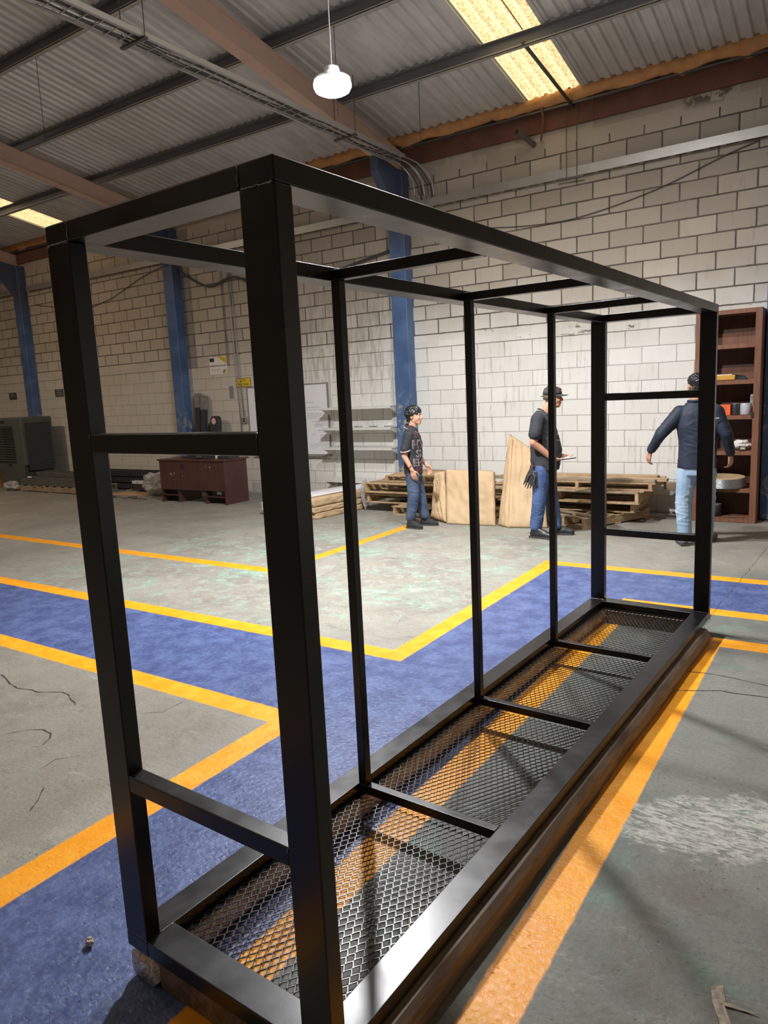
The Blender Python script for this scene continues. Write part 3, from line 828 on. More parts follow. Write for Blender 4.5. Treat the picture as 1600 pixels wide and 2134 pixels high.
RX = PI / 2

# wall shelf rack
t = thing('wall_shelf_rack', 'white metal wall shelf rack with three empty shelves left of the middle blue column', 'shelf', (0, YW, 0))
for x in (-5.85, -4.59):
    m = MB(); m.box(x - 0.02, x + 0.02, -0.03, -0.002, 0.33, 2.2); o = m.build('upright', M['white_metal'], t)
    m = MB(); z = 0.38
    m2 = simple('dark_slot', (0.05, 0.05, 0.05), 0.8) if 'slot' not in M else M['slot']; M['slot'] = m2
    R = []
    while z < 2.18:
        m.box(x - 0.003, x + 0.003, -0.0315, -0.0305, z, z + 0.016); z += 0.032
    m.build('slot_row', m2, o)
for k, z in enumerate((1.556, 1.216, 0.885, 0.335)):
    m = MB(); x0, x1 = -5.87, -4.46
    m.box(x0, x1, -0.315, -0.03, z - 0.003, z); m.box(x0, x1, -0.315, -0.311, z - 0.034, z - 0.003)
    m.box(x0, x1, -0.034, -0.03, z - 0.03, z - 0.003)
    m.build('shelf', M['white_metal'], t)
    for x in (x0 + 0.01, x1 - 0.012):
        m = MB(); m.add([(x + dx, y, z + dz) for dx in (0, 0.004) for y, dz in ((-0.03, -0.003), (-0.03, -0.13), (-0.10, -0.12), (-0.30, -0.034), (-0.30, -0.003))],
                        [(0, 1, 2, 3, 4), (9, 8, 7, 6, 5)] + [(i, (i + 1) % 5, 5 + (i + 1) % 5, 5 + i) for i in range(5)])
        m.build('bracket', M['white_metal'], t)
random.seed(21)
for k in range(4):
    x = -5.3 + 0.3 * k; m = MB()
    m.tube([(x + 0.03 * i, YW - 0.15 + 0.02 * math.sin(i * 2 + k), 1.222 + 0.012 * abs(math.sin(i * 1.7 + k))) for i in range(7)], 0.006, 6)
    tag(m.build('cable_scrap', M['cable']), ['leftmost', 'second', 'third', 'rightmost'][k] + ' of the short dark cable scraps lying on the middle wall shelf', 'cable', 'cable scraps on the middle wall shelf')

# whiteboard with writing
t = thing('whiteboard', 'large white marker board with handwriting hung on the wall behind the black frame post', 'whiteboard', (0, YW, 0))
bx(-7.80, -5.93, -0.02, -0.002, 0.745, 1.975).build('board', M['white'], t)
m = MB()
for a in ((-7.82, -5.91, 0.725, 0.75), (-7.82, -5.91, 1.97, 1.99)): m.box(a[0], a[1], -0.028, -0.001, a[2], a[3])
for a in ((-7.82, -7.80), (-5.935, -5.91)): m.box(a[0], a[1], -0.028, -0.001, 0.75, 1.97)
m.build('rim', M['alu'], t)
bx(-7.7, -6.0, -0.075, -0.028, 0.715, 0.727).build('pen_tray', M['alu'], t)
def scribble(x, z, w, h, seed, mat='ink'):
    random.seed(seed); m = MB(); xx = x
    while xx < x + w:
        L = random.uniform(0.03, 0.075); n = int(L / 0.006); P = []
        for i in range(n + 1):
            P.append((xx + i * 0.006 + random.uniform(-0.003, 0.003), -0.0205, z + (h * 0.5 * math.sin(i * 2.3 + seed) + random.uniform(-0.2, 0.2) * h)))
        m.tube(P, 0.0017, 4); xx += L + 0.02
    m.build('handwriting', M[mat], t)
def outline(x, z, w, h, mat='ink'):
    MB().tube([(x, -0.0205, z), (x + w, -0.0205, z + 0.004), (x + w + 0.004, -0.0205, z - h), (x - 0.004, -0.0205, z - h), (x, -0.0205, z)], 0.0016, 4).build('drawn_box', M[mat], t)
for i, (x, z, w) in enumerate(((-6.42, 1.66, 0.18), (-6.42, 1.575, 0.30), (-6.42, 1.53, 0.36), (-6.40, 1.465, 0.36), (-6.40, 1.435, 0.33), (-6.40, 1.405, 0.28), (-6.30, 1.325, 0.30),
        (-7.3, 1.70, 0.6), (-7.3, 1.62, 0.7), (-7.3, 1.54, 0.55))): scribble(x, z, w, 0.022, 30 + i)
MB().tube([(-6.42, -0.0205, 1.375), (-6.0, -0.0205, 1.378)], 0.0016, 4).build('drawn_line', M['ink'], t)
outline(-6.22, 1.275, 0.17, 0.045, 'ink_blue'); scribble(-6.21, 1.255, 0.13, 0.02, 50, 'ink_blue')
outline(-6.17, 1.18, 0.14, 0.045, 'ink_blue'); scribble(-6.16, 1.16, 0.10, 0.02, 51, 'ink_blue')
outline(-6.13, 1.09, 0.13, 0.075, 'ink_blue'); scribble(-6.12, 1.07, 0.10, 0.02, 52, 'ink_blue'); scribble(-6.12, 1.04, 0.10, 0.02, 53, 'ink_blue')
MB().tube([(-6.25, -0.0205, 1.25), (-6.24, -0.0205, 1.10), (-6.33, -0.0205, 1.09)], 0.0016, 4).build('drawn_arrow', M['ink'], t)
outline(-6.36, 0.92, 0.12, 0.06); scribble(-6.35, 0.895, 0.08, 0.02, 54)

# signs
t = thing('notice_poster', 'white paper poster with yellow and green corner marks above the yellow sign', 'poster', (-8.53, YW, 2.43))
bx(-0.235, 0.225, -0.006, -0.001, -0.165, 0.165).build('sheet', M['paper'], t)
bx(-0.225, -0.10, -0.0075, -0.006, 0.075, 0.145).build('black_tag', M['sign_black'], t)
m = MB(); m.add([(0.0, -0.0075, 0.160), (0.22, -0.0075, 0.160), (0.22, -0.0075, 0.02)], [(0, 1, 2)]); m.build('yellow_corner', M['sign_yellow'], t)
m = MB()
for k in range(3): m.bar((0.01 + 0.05 * k, -0.0082, 0.155), (0.215, -0.0082, 0.055 + 0.03 * k), 0.001, 0.007, (0, 1, 0))
m.build('dark_stripe', M['sign_black'], t)
m = MB(); m.add([(0.11, -0.0075, -0.15), (0.155, -0.0075, -0.15), (0.185, -0.0075, -0.075), (0.14, -0.0075, -0.075)], [(0, 1, 2, 3)]); m.build('green_mark', M['green'], t)
m = MB(); m.add([(0.165, -0.0075, -0.15), (0.215, -0.0075, -0.15), (0.215, -0.0075, -0.075), (0.195, -0.0075, -0.075)], [(0, 1, 2, 3)]); m.build('yellow_mark', M['sign_yellow'], t)
scr = MB(); random.seed(4)
for r_ in range(1):
    x = -0.225
    while x < 0.2:
        w = random.uniform(0.012, 0.022); scr.box(x, x + w, -0.0075, -0.006, -0.02, 0.012 + random.uniform(-0.004, 0.004)); x += w + random.choice((0.004, 0.004, 0.018))
scr.build('title_line', M['alu'], t)
scr = MB()
for z in (-0.07, -0.10): scr.box(-0.2, 0.06, -0.0072, -0.006, z, z + 0.006)
scr.build('text_line', M['alu'], t)
t = thing('warning_sign', 'yellow ALTO VOLTAGE warning sign on the wall beside the conduits', 'sign', (-7.91, YW, 2.08))
bx(-0.19, 0.19, -0.008, -0.001, -0.082, 0.082).build('border', M['sign_black'], t)
bx(-0.183, 0.183, -0.0095, -0.008, -0.075, 0.075).build('plate', M['sign_yellow'], t)
text('ALTO', 0.062, (0.0, -0.0105, 0.035), (RX, 0, 0), M['sign_black'], t)
text('VOLTAGE', 0.062, (0.0, -0.0105, -0.035), (RX, 0, 0), M['sign_black'], t)
M['sign_dark'] = simple('dark_olive_sign', (0.06, 0.06, 0.05), 0.6)
for x, lab, n in ((-15.76, 'small dark wall sign left of the leftmost blue column', 2), (-13.80, 'small dark wall sign with pale bars above the grey cooler', 3)):
    t = thing('wall_sign', lab, 'sign', (x, YW, 2.12), 0, 'small dark wall signs')
    bx(-0.165, 0.165, -0.008, -0.001, -0.085, 0.085).build('plate', M['sign_dark'], t)
    m = MB()
    for k in range(n): m.box(-0.09 - 0.02 * k, 0.09 + 0.02 * k, -0.0095, -0.008, 0.045 - 0.048 * k, 0.065 - 0.048 * k)
    m.build('text_line', M['alu'], t)
# conduits, outlet
for k, (x, lab, mt) in enumerate(((-8.07, 'thin pale conduit running down in front of the yellow warning sign', 'galv'), (-7.99, 'thin grey conduit just right of the pale one, reaching the wall outlet', 'alu'))):
    m = MB(); m.tube([(x - 0.03, YW - 0.022, 4.44), (x - 0.01, YW - 0.022, 3.2), (x + 0.02, YW - 0.022, 2.2), (x + 0.06, YW - 0.022, 1.45 if k else 0.9)], 0.011, 8)
    tag(m.build('wall_conduit', M[mt], None, True), lab, 'conduit', 'conduits beside the warning sign')
t = thing('wall_outlet', 'small metal outlet box on the wall left of the white board', 'outlet', (-7.92, YW, 1.385))
bx(-0.045, 0.045, -0.05, -0.001, -0.06, 0.06).build('box', M['galv'], t, False, 0.004)
m = MB(); m.box(-0.02, 0.02, -0.053, -0.05, 0.005, 0.035); m.box(-0.02, 0.02, -0.053, -0.05, -0.035, -0.005); m.build('socket', M['sign_black'], t)
# wires
def sag(name, pts, r, mat, lab, cat='wire'):
    # smooth through points
    P = []
    for i in range(len(pts) - 1):
        p0, p1 = Vector(pts[max(i - 1, 0)]), Vector(pts[i]); p2, p3 = Vector(pts[i + 1]), Vector(pts[min(i + 2, len(pts) - 1)])
        for k in range(8):
            t_ = k / 8; P.append(0.5 * ((2 * p1) + (p2 - p0) * t_ + (2 * p0 - 5 * p1 + 4 * p2 - p3) * t_ ** 2 + (-p0 + 3 * p1 - 3 * p2 + p3) * t_ ** 3))
    P.append(Vector(pts[-1])); return tag(MB().tube(P, r, 6).build(name, mat, None, True), lab, cat)
yw = YW - 0.02
sag('sagging_wire', [(0.62, yw, 4.45), (0.217, yw, 4.346), (-0.44, yw, 4.142), (-1.22, yw, 3.99), (-1.88, yw, 3.946), (-2.81, yw, 4.03), (-3.9, yw, 4.25)], 0.006, M['cable'], 'dark wire sagging along the block wall right of the middle column')
sag('sagging_wire', [(-9.65, yw, 4.46), (-10.47, yw, 4.297), (-11.2, yw, 4.085), (-11.68, yw, 3.967), (-12.6, yw, 3.9), (-14.3, yw, 4.15)], 0.007, M['cable'], 'dark wire sagging along the wall left of the second blue column')
sag('cable_bundle', [(-4.5, YW - 0.05, 3.95), (-5.1, YW - 0.05, 3.86), (-5.7, YW - 0.05, 3.78), (-6.0, YW - 0.05, 3.92), (-6.5, YW - 0.05, 3.80), (-7.2, YW - 0.05, 3.72), (-7.9, YW - 0.05, 3.98), (-8.6, YW - 0.05, 3.90), (-9.4, YW - 0.05, 4.3)], 0.022, M['cable'], 'thick bundle of black cables slung on the wall behind the near frame post', 'cable')
def hang(name, x, y, z0, z1, r, mat, lab, cat='rod', grp=None):
    return tag(MB().tube([(x, y, z0), (x, y, z1)], r, 6).build(name, mat), lab, cat, grp)
hang('hanger_rod', -1.64, YW - 0.1, 4.47, zr(YW - 0.1) + 0.03, 0.005, M['darksteel'], 'thin rod carrying the wall cable trough, below the bright roof panel', grp='thin rods above the wall trough')
hang('hanger_rod', -1.50, YW - 0.1, 4.47, zr(YW - 0.1) + 0.03, 0.005, M['darksteel'], 'second thin rod carrying the wall cable trough, just right of the other', grp='thin rods above the wall trough')
tag(MB().bar((-1.75, YW - 0.12, 4.455), (-1.4, YW - 0.12, 4.44), 0.03, 0.02).build('trough_bracket', M['darksteel']), 'small steel bracket under the wall cable trough below the bright roof panel', 'bracket')
tag(MB().tube([(-1.62, 7.2, zr(7.2) + 0.02), (-1.56, YW - 0.06, zr(YW) + 0.03)], 0.022, 8).build('sag_rod', M['darksteel'], None, True), 'dark steel rod crossing under the bright roof panel to the wall', 'rod')
tag(MB().tube([(-1.66, 2.0, zr(2.0) + 0.15), (-1.62, 7.2, zr(7.2) + 0.15)], 0.006, 6).build('roof_wire', M['cable']), 'thin dark wire running up the bright translucent roof panel', 'wire')
sag('hanging_strip', [(-1.93, YW - 0.13, 5.42), (-1.95, YW - 0.15, 5.36), (-1.94, YW - 0.14, 5.22), (-1.98, YW - 0.13, 4.99)], 0.014, M['rust'], 'rusty strip dangling from the wall top left of the dark rod', 'strip')
sag('hanging_wire', [(-1.28, YW - 0.13, 5.40), (-1.28, YW - 0.13, 5.2), (-1.27, YW - 0.12, 5.08)], 0.006, M['rust'], 'short rusty wire dangling from the wall top right of the dark rod')
m = MB(); c = Vector((-2.12, YW, 5.00)); d = Vector((-0.13, -0.30, 0.12))
R = []
def circ(p, r, n=14):
    z = d.normalized(); x = z.cross(Vector((0, 0, 1))).normalized(); y = z.cross(x)
    return [p + (x * math.cos(2 * PI * j / n) + y * math.sin(2 * PI * j / n)) * r for j in range(n)]
m.rings([circ(c, 0.035), circ(c + d, 0.035), circ(c + d, 0.029), circ(c + d * 0.3, 0.029)])
tag(m.build('pipe_stub', M['darksteel'], None, False), 'short open pipe stub sticking out of the upper block wall', 'pipe')
for x, y in ((-3.3, 5.9), (-6.9, 4.6), (-3.05, 7.3)):
    hang('hanging_wire', x, y, zr(y) - 0.95 if y < 7 else 4.9, zr(y) + 0.02, 0.004, M['cable'], {5.9: 'thin wire hanging from the roof purlin right of the lit lamp', 4.6: 'thin wire hanging from the roof purlin at upper left', 7.3: 'thin wire hanging from the purlin above the middle column'}[y], 'wire')

# evaporative cooler
M['cooler'] = simple('dusty_grey_plastic', (0.075, 0.078, 0.070), 0.6, 0, 0.2, 6)
M['cooler_dark'] = simple('dark_grille', (0.025, 0.025, 0.025), 0.7)
t = thing('air_cooler', 'large dusty grey evaporative air cooler on wheels by the far left column', 'cooler', (-14.30, 8.02, 0))
m = MB()
for z0, z1, x0, x1 in ((0.12, 0.52, -0.50, 0.40), (0.52, 1.60, -0.58, 0.52)):
    m.box(x0, x1, -0.32, 0.40, z0, z1)
m = MB(); m.rings([[(x, y, z) for x, y in ((-w_, -0.32 + i_), (w_ * 1.02, -0.32 + i_), (w_ * 1.02, 0.42), (-w_, 0.42))] for z, w_, i_ in ((0.12, 0.44, 0.03), (0.50, 0.52, 0.01), (0.55, 0.60, 0.0), (1.58, 0.60, 0.0), (1.61, 0.58, 0.02))])
m.build('body', M['cooler'], t, False, 0.02)
bx(-0.44, 0.26, -0.335, -0.318, 0.60, 1.42).build('grille_recess', M['cooler_dark'], t)
m = MB()
for k in range(14):
    z = 0.64 + k * 0.056
    m.bar((-0.43, -0.345, z), (0.25, -0.345, z), 0.03, 0.012 if k < 7 else 0.005, (0, 0.5, 1))
m.build('louvre', M['cooler'], t)
m = MB()
for k in range(6): m.box(-0.40 + k * 0.05, -0.395 + k * 0.05, -0.35, -0.33, 0.62, 1.40)
m.build('guide_vane', M['cooler'], t)
o = bx(0.612, 0.622, -0.24, 0.36, 0.42, 1.48).build('side_pad', M['cooler_dark'], t)
m = MB()
for k in range(24): m.box(0.622, 0.628, -0.23, 0.35, 0.44 + k * 0.043, 0.452 + k * 0.043)
m.build('side_slat', M['cooler'], o)
bx(-0.45, -0.30, -0.336, -0.322, 1.46, 1.57).build('label', M['paper'], t)
m = MB(); m.box(-0.20, -0.05, -0.334, -0.322, 1.50, 1.55); m.build('control_panel', M['sign_black'], t)
bx(-0.08, 0.05, -0.345, -0.31, 0.545, 0.57).build('latch', M['sign_black'], t)
for x in (-0.38, 0.34):
    for y in (-0.22, 0.32):
        MB().tube([(x - 0.02, y, 0.06), (x + 0.02, y, 0.06)], 0.058, 14).build('wheel', M['sign_black'], t)
M['carton'] = simple('brown_carton', (0.30, 0.165, 0.08), 0.8, 0, 0.15, 4)
t = thing('cardboard_box', 'tall brown cardboard box standing left of the grey cooler', 'box', (-15.35, 8.1, 0))
bx(-0.42, 0.35, -0.35, 0.40, 0.0, 1.28).build('carton', M['carton'], t, False, 0.01)
m = MB(); m.hexa([(-0.42, -0.35, 1.28), (0.35, -0.35, 1.28), (0.35, -0.34, 1.285), (-0.42, -0.34, 1.285), (-0.42, -0.50, 1.44), (0.35, -0.50, 1.44), (0.35, -0.49, 1.445), (-0.42, -0.49, 1.445)])
m.build('flap', M['carton'], t)

# pallets
def pallet(loc, rotz, lab, group, L_=1.2, D_=1.0, seed=0, mat='pallet', tilt=(0, 0), nb=6, ht=0.135):
    random.seed(seed)
    t = thing('wooden_pallet', lab, 'pallet', loc, rotz, group); t.rotation_euler = (tilt[0], tilt[1], rotz)
    for k, y in enumerate((-D_ / 2 + 0.03, 0, D_ / 2 - 0.03)):
        bx(-L_ / 2, L_ / 2, y - 0.022, y + 0.022, 0.016, ht - 0.018).build('stringer', M[mat], t, False, 0.003)
    for k in range(nb):
        x = -L_ / 2 + 0.05 + (L_ - 0.1) * k / (nb - 1); w = random.uniform(0.04, 0.052)
        e = random.uniform(-0.02, 0.03)
        bx(x - w, x + w, -D_ / 2 - e, D_ / 2 + e, ht - 0.018, ht).build('deck_board', M[random.choice((mat, mat, 'pallet_dark'))], t, False, 0.003)
    for k in range(3):
        x = -L_ / 2 + 0.05 + (L_ - 0.1) * k / 2
        bx(x - 0.048, x + 0.048, -D_ / 2, D_ / 2, 0.0, 0.016).build('bottom_board', M[mat], t, False, 0.003)
    return t
gp = 'wooden pallets stacked against the block wall'
# left group (boards run across the picture)
pallet((-3.05, 7.92, 0.0), PI / 2, 'low wooden pallet on the floor behind the young man in the polo', gp, 0.95, 1.55, 1)
pallet((-3.55, 8.10, 0.137), PI / 2, 'wooden pallet one up in the stack left of the young man', gp, 0.95, 1.70, 2)
pallet((-3.58, 8.02, 0.298), PI / 2, 'wooden pallet whose ends stick out farthest left behind the young man', gp, 0.90, 1.65, 3, ht=0.145)
pallet((-3.45, 8.15, 0.446), PI / 2, 'topmost wooden pallet in the stack left of the young man', gp, 0.85, 1.35, 4, ht=0.10)
# right group
pallet((-1.02, 7.98, 0.0), math.radians(63), 'wooden pallet lying askew on the floor behind the man in the cap', gp, 1.15, 0.75, 5)
pallet((-1.55, 8.22, 0.137), PI / 2, 'wooden pallet resting on the askew one behind the man in the cap', gp, 0.75, 2.1, 6, ht=0.12)
pallet((-1.50, 8.16, 0.259), PI / 2, 'wooden pallet whose block end juts out right of the man in the cap', gp, 0.8, 2.15, 7, ht=0.15)
pallet((-1.25, 8.28, 0.411), PI / 2, 'upper wooden pallet right of the man in the cap', gp, 0.75, 1.9, 8, 'pallet', ht=0.10)
for k, (x0, x1, y, z, w, lab) in enumerate(((-2.4, -0.17, 8.12, 0.513, 0.12, 'long loose plank on top of the right pallet stack, reaching nearest to the wooden cabinet'),
                                      (-2.5, -0.28, 7.98, 0.513, 0.10, 'loose plank at the front edge on top of the right pallet stack'),
                                      (-2.3, -0.35, 8.42, 0.513, 0.14, 'loose plank at the back of the right pallet stack against the wall'))):
    tag(bx(x0, x1, y - w / 2, y + w / 2, z, z + 0.036).build('loose_plank', M['pallet' if k != 1 else 'pallet_dark'], None, False, 0.004), lab, 'plank', 'loose planks on the right pallets')
tag(MB().bar((-0.28, 8.52, 0.40), (-0.06, 8.64, 0.385), 0.16, 0.10).build('timber_block', M['pallet_dark'], None, False, 0.004), 'dark squared timber sticking out behind the right pallets toward the cabinet', 'timber')

# kraft paper wrapped panels
def crinkle(quad, th, name, lab, seed, nx=26, nz=34, amp=0.012, fold=0.02):
    """quad: four front corners bl, br, tr, tl; the package is th thick behind them"""
    q = [Vector(p) for p in quad]; nrm = (q[1] - q[0]).cross(q[3] - q[0]).normalized()
    if nrm.y > 0: nrm = -nrm
    def pt(u, v): return (q[0] * (1 - u) + q[1] * u) * (1 - v) + (q[3] * (1 - u) + q[2] * u) * v
    def disp(u, v):
        a = noise.noise(Vector((u * 3.5, v * 2.2, seed))); b = noise.noise(Vector((u * 9 + 4, v * 6, seed + 3)))
        r = 1 - abs(noise.noise(Vector((u * 4 + v * 2.5, v * 3.3 - u, seed + 9)))) * 3
        return a * amp * 1.4 + b * amp * 0.7 + max(0, r) * fold * 0.5
    m = MB(); V = []; 
    for side in (0, 1):
        for j in range(nz + 1):
            for i in range(nx + 1):
                u, v = i / nx, j / nz; p = pt(u, v)
                e = min(1, min(u, 1 - u) * nx / 1.5, min(v, 1 - v) * nz / 1.5)
                wob = noise.noise(Vector((u * 7, v * 7, seed + 20))) * 0.006
                p = p + (nrm * disp(u, v) * (0.4 + 0.6 * e) if side == 0 else -nrm * th) + Vector((wob, 0, 0))
                if side == 0: p = p - nrm * (0.012 * (1 - e))
                p.z = max(p.z, 0.002); V.append(p)
    N = (nx + 1) * (nz + 1); F = []
    for j in range(nz):
        for i in range(nx):
            a = j * (nx + 1) + i; F.append((a, a + 1, a + nx + 2, a + nx + 1)); F.append((N + a + nx + 1, N + a + nx + 2, N + a + 1, N + a))
    edge = [i for i in range(nx + 1)] + [(j + 1) * (nx + 1) + nx for j in range(nz)] + [nz * (nx + 1) + nx - 1 - i for i in range(nx)] + [(nz - 1 - j) * (nx + 1) for j in range(nz - 1)]
    for a, b in zip(edge, edge[1:] + edge[:1]): F.append((b, a, N + a, N + b))
    m.add(V, F)
    o = m.build(name, M['kraft'], None, True)
    return tag(o, lab, 'package', 'brown paper wrapped packages')
crinkle([(-2.74, 7.08, 0), (-2.07, 7.15, 0), (-2.20, 7.42, 0.685), (-2.88, 7.36, 0.70)], 0.07, 'paper_package', 'wide brown paper wrapped package leaning right of the young man in the polo', 1)
crinkle([(-3.09, 7.26, 0.05), (-2.78, 7.12, 0.02), (-2.93, 7.37, 0.67), (-3.09, 7.43, 0.64)], 0.05, 'paper_package', 'crumpled brown paper package tucked behind the wide one beside the young man', 2, amp=0.018, fold=0.03)
tp_ = crinkle([(-1.87, 7.09, 0), (-1.40, 7.25, 0), (-1.62, 7.62, 0.88), (-2.03, 7.66, 1.13)], 0.10, 'paper_package', 'tall pointed brown paper wrapped package leaning left of the man in the cap', 3, amp=0.015, fold=0.03)
sf_ = crinkle([(-2.06, 7.20, 0), (-1.885, 7.10, 0), (-2.02, 7.60, 1.08), (-2.10, 7.70, 1.15)], 0.04, 'paper_package', 'narrow brown paper strip package leaning along the left side of the tall pointed one', 4, 8, 30, amp=0.008)
for k_ in ('label', 'category', 'group'): del sf_[k_]
sf_.name = 'side_fold'; sf_.parent = tp_

# long packages on the floor left
random.seed(9)
def longpack(p0, p1, w, z0, z1, name, lab, mat, cat, grp, seed, crk=0.012):
    p0 = Vector(p0); p1 = Vector(p1); d = (p1 - p0); L_ = d.length; d.normalize(); x = Vector((d.y, -d.x, 0)); m = MB(); R = []; n = 40
    for i in range(n + 1):
        t_ = i / n; c = p0 + d * L_ * t_; P = []
        for j in range(20):
            a = 2 * PI * j / 20 + PI / 20; k = max(abs(math.cos(a)), abs(math.sin(a))); u, v = math.cos(a) / k, 0.5 + 0.5 * math.sin(a) / k
            q = noise.noise(Vector((t_ * 9, j * 0.9, seed))) * crk
            P.append(c + x * (u * w / 2 + q * (1 if abs(u) > 0.9 else 0)) + Vector((0, 0, z0 + (z1 - z0) * v + (q * 0.6 if v > 0.95 else 0))))
        R.append(P)
    m.rings(R); return tag(m.build(name, mat, None, crk > 0.003), lab, cat, grp)
gk = 'long wrapped bundles on the floor left of the pallets'
longpack((-4.82, 6.78, 0), (-4.70, 7.88, 0), 0.24, 0.002, 0.085, 'wrapped_bundle', 'lowest brown wrapped bundle at the right side of the floor stack', M['kraft'], 'bundle', gk, 1, 0.02)
longpack((-4.83, 6.76, 0), (-4.71, 7.84, 0), 0.25, 0.095, 0.175, 'wrapped_bundle', 'middle brown wrapped bundle at the right side of the floor stack', M['kraft'], 'bundle', gk, 2, 0.016)
longpack((-4.84, 6.76, 0), (-4.72, 7.84, 0), 0.25, 0.185, 0.30, 'wrapped_bundle', 'top brown wrapped bundle directly under the white planks', M['kraft'], 'bundle', gk, 3, 0.016)
for k in range(4):
    x = -5.62 + k * 0.225
    longpack((x, 6.80 + 0.03 * k, 0), (x + 0.22, 8.45, 0), 0.20, 0.31 if k == 3 else (0.215 + 0.0 * k), 0.34 if k == 3 else 0.245, 'white_plank', ['white plank at the far left of the planks on the floor stack', 'white plank second from the left on the floor stack', 'white plank third from the left on the floor stack', 'white plank at the right, on top of the brown wrapped bundles'][k], M['white'], 'plank', 'white planks on the floor stack', 20 + k, 0.0)
for k in range(3):
    t = thing('white_carton', ['printed white carton at the left end of the floor stack', 'white carton in the middle of the floor stack', 'white carton beside the brown bundles in the floor stack'][k], 'box', (-5.60 + k * 0.235, 7.45, 0.08), -0.13, 'white cartons in the floor stack')
    bx(-0.11, 0.11, -0.66, 0.62, 0.0, 0.128).build('carton', M['white'], t, False, 0.003)
    m = MB()
    for j in range(4): m.box(-0.085, 0.05 - 0.02 * (j % 2), -0.6615, -0.66, 0.025 + j * 0.022, 0.035 + j * 0.022)
    m.build('print', M['sign_black'], t)
    m = MB()
    for j in range(5): m.box(0.1100, 0.1115, -0.5 + j * 0.2, -0.4 + j * 0.2, 0.04, 0.09)
    m.build('side_print', M['alu'], t)
for y in (6.86, 7.9):
    tag(bx(-5.74, -4.98, y, y + 0.09, 0, 0.078).build('wood_runner', M['pallet_dark'], None, False, 0.004), 'grey wood block under the %s end of the white cartons' % ('near' if y < 7 else 'far'), 'timber', 'runners under the white cartons')

# profile bundles on a pallet (left) and second heap
M['profile'] = simple('grey_steel_profile', (0.13, 0.13, 0.115), 0.45, 0.4, 0.25, 9)
M['profile_dark'] = simple('black_steel_profile', (0.045, 0.048, 0.05), 0.4, 0.3, 0.25, 9)
M['profile_white'] = simple('white_steel_profile', (0.62, 0.61, 0.60), 0.4, 0.1, 0.1, 9)
pallet((-12.55, 7.92, 0), 0.0, 'weathered pallet carrying the steel profiles near the grey cooler', 'pallets under steel profiles', 2.3, 0.85, 31, 'pallet_dark', nb=9)
def profile(x0, x1, y, z, mat, lab, grp, h=0.045, slots=True):
    t = thing('steel_profile', lab, 'profile', ((x0 + x1) / 2, y, z), random.uniform(-0.012, 0.012), grp); w = (x1 - x0) / 2
    m = MB(); m.rings([[(x, -0.04, 0), (x, 0.04, 0), (x, 0.04, h), (x, 0.033, h), (x, 0.033, 0.007), (x, -0.033, 0.007), (x, -0.033, h), (x, -0.04, h)] for x in (-w, w)])
    m.build('channel', mat, t)
    if slots:
        m = MB(); x = -w + 0.15
        while x < w - 0.1: m.box(x, x + 0.05, -0.0415, -0.040, h * 0.35, h * 0.6); x += 0.42
        m.build('slot_row', M['slot'], t)
    return t
random.seed(14); n = 0
rowname = ['bottom', 'second', 'third', 'fourth', 'fifth', 'top']; colname = ['front', 'second', 'third', 'fourth', 'back']
for r in range(6):
    for c_ in range(5 if r < 4 else 3):
        off = random.uniform(-0.08, 0.08) + (0.25 if r == 3 else 0.45 if r > 3 else 0.02 * r)
        profile(-13.72 + off, -11.3 + off * 0.4, 7.60 + c_ * 0.105 + (0.10 if r > 3 else 0), 0.137 + r * 0.047 + (0.03 if r > 3 else 0) * 0, M['profile'], 'grey steel channel in the %s layer, %s row, of the heap on the weathered pallet' % (rowname[r], colname[c_]), 'steel channels on the weathered pallet')
tag(bx(-13.42, -13.26, 7.545, 7.548, 0.30, 0.33).build('paper_label', M['paper']), 'tiny white label stuck on the steel channels near the cooler', 'label')
for r in range(3):
    for c_ in range(3):
        profile(-12.4 + 0.05 * r, -9.32, 8.40 + c_ * 0.11, 0.03 + r * 0.13, M['profile_dark'], 'black steel channel in the %s layer, %s row, of the heap behind the maroon desk' % (rowname[r] if r < 2 else 'top', colname[c_]), 'black steel channels along the wall', 0.11)
profile(-10.75, -9.2, 8.27, 0.16, M['profile_white'], 'white slotted steel channel in front of the black channels left of the desk', 'white channels left of the desk', 0.06)
for x in (-11.9, -10.9, -9.6):
    tag(bx(x - 0.04, x + 0.04, 8.22, 8.72, 0, 0.028).build('wood_batten', M['pallet_dark']), {-11.9: 'left wood batten under the black steel channels', -10.9: 'middle wood batten under the black steel channels', -9.6: 'right wood batten under the black steel channels'}[x], 'timber', 'battens under the black channels')
tag(bx(-10.72, -9.3, 8.235, 8.305, 0.03, 0.158).build('timber_block', M['profile_dark']), 'dark beam carrying the white slotted channel left of the desk', 'beam')
film('cardboard_sheet', [(-10.75, 7.60), (-9.75, 7.75), (-9.95, 8.15), (-10.85, 8.1)], simple('flat_cardboard', (0.42, 0.27, 0.15), 0.8), 'flat sheet of brown cardboard on the floor left of the desk', 'cardboard')
def plastic_mat():
    g = G('clear_crumpled_plastic', 0.12); g.color((0.75, 0.73, 0.70)); g.b.inputs['Transmission Weight'].default_value = 0.55
    g.bump(g.noise(g.obj(), 14.0, 5.0, 0.7, 1.5), 0.8, 0.03); return g.mat
M['plastic'] = plastic_mat()
lump('plastic_film', (-9.55, 7.95, 0), (0.42, 0.22, 0.19), M['plastic'], 3, 'crumpled heap of clear plastic film left of the maroon desk', 'plastic')
lump('plastic_film', (-14.0, 7.50, 0), (0.24, 0.12, 0.09), M['plastic'], 6, 'small tuft of plastic film at the left end of the weathered pallet', 'plastic')
lump('plastic_film', (-4.49, 7.72, 0), (0.055, 0.06, 0.19), M['plastic'], 8, 'clear plastic film hanging off the right end of the brown bundles', 'plastic')
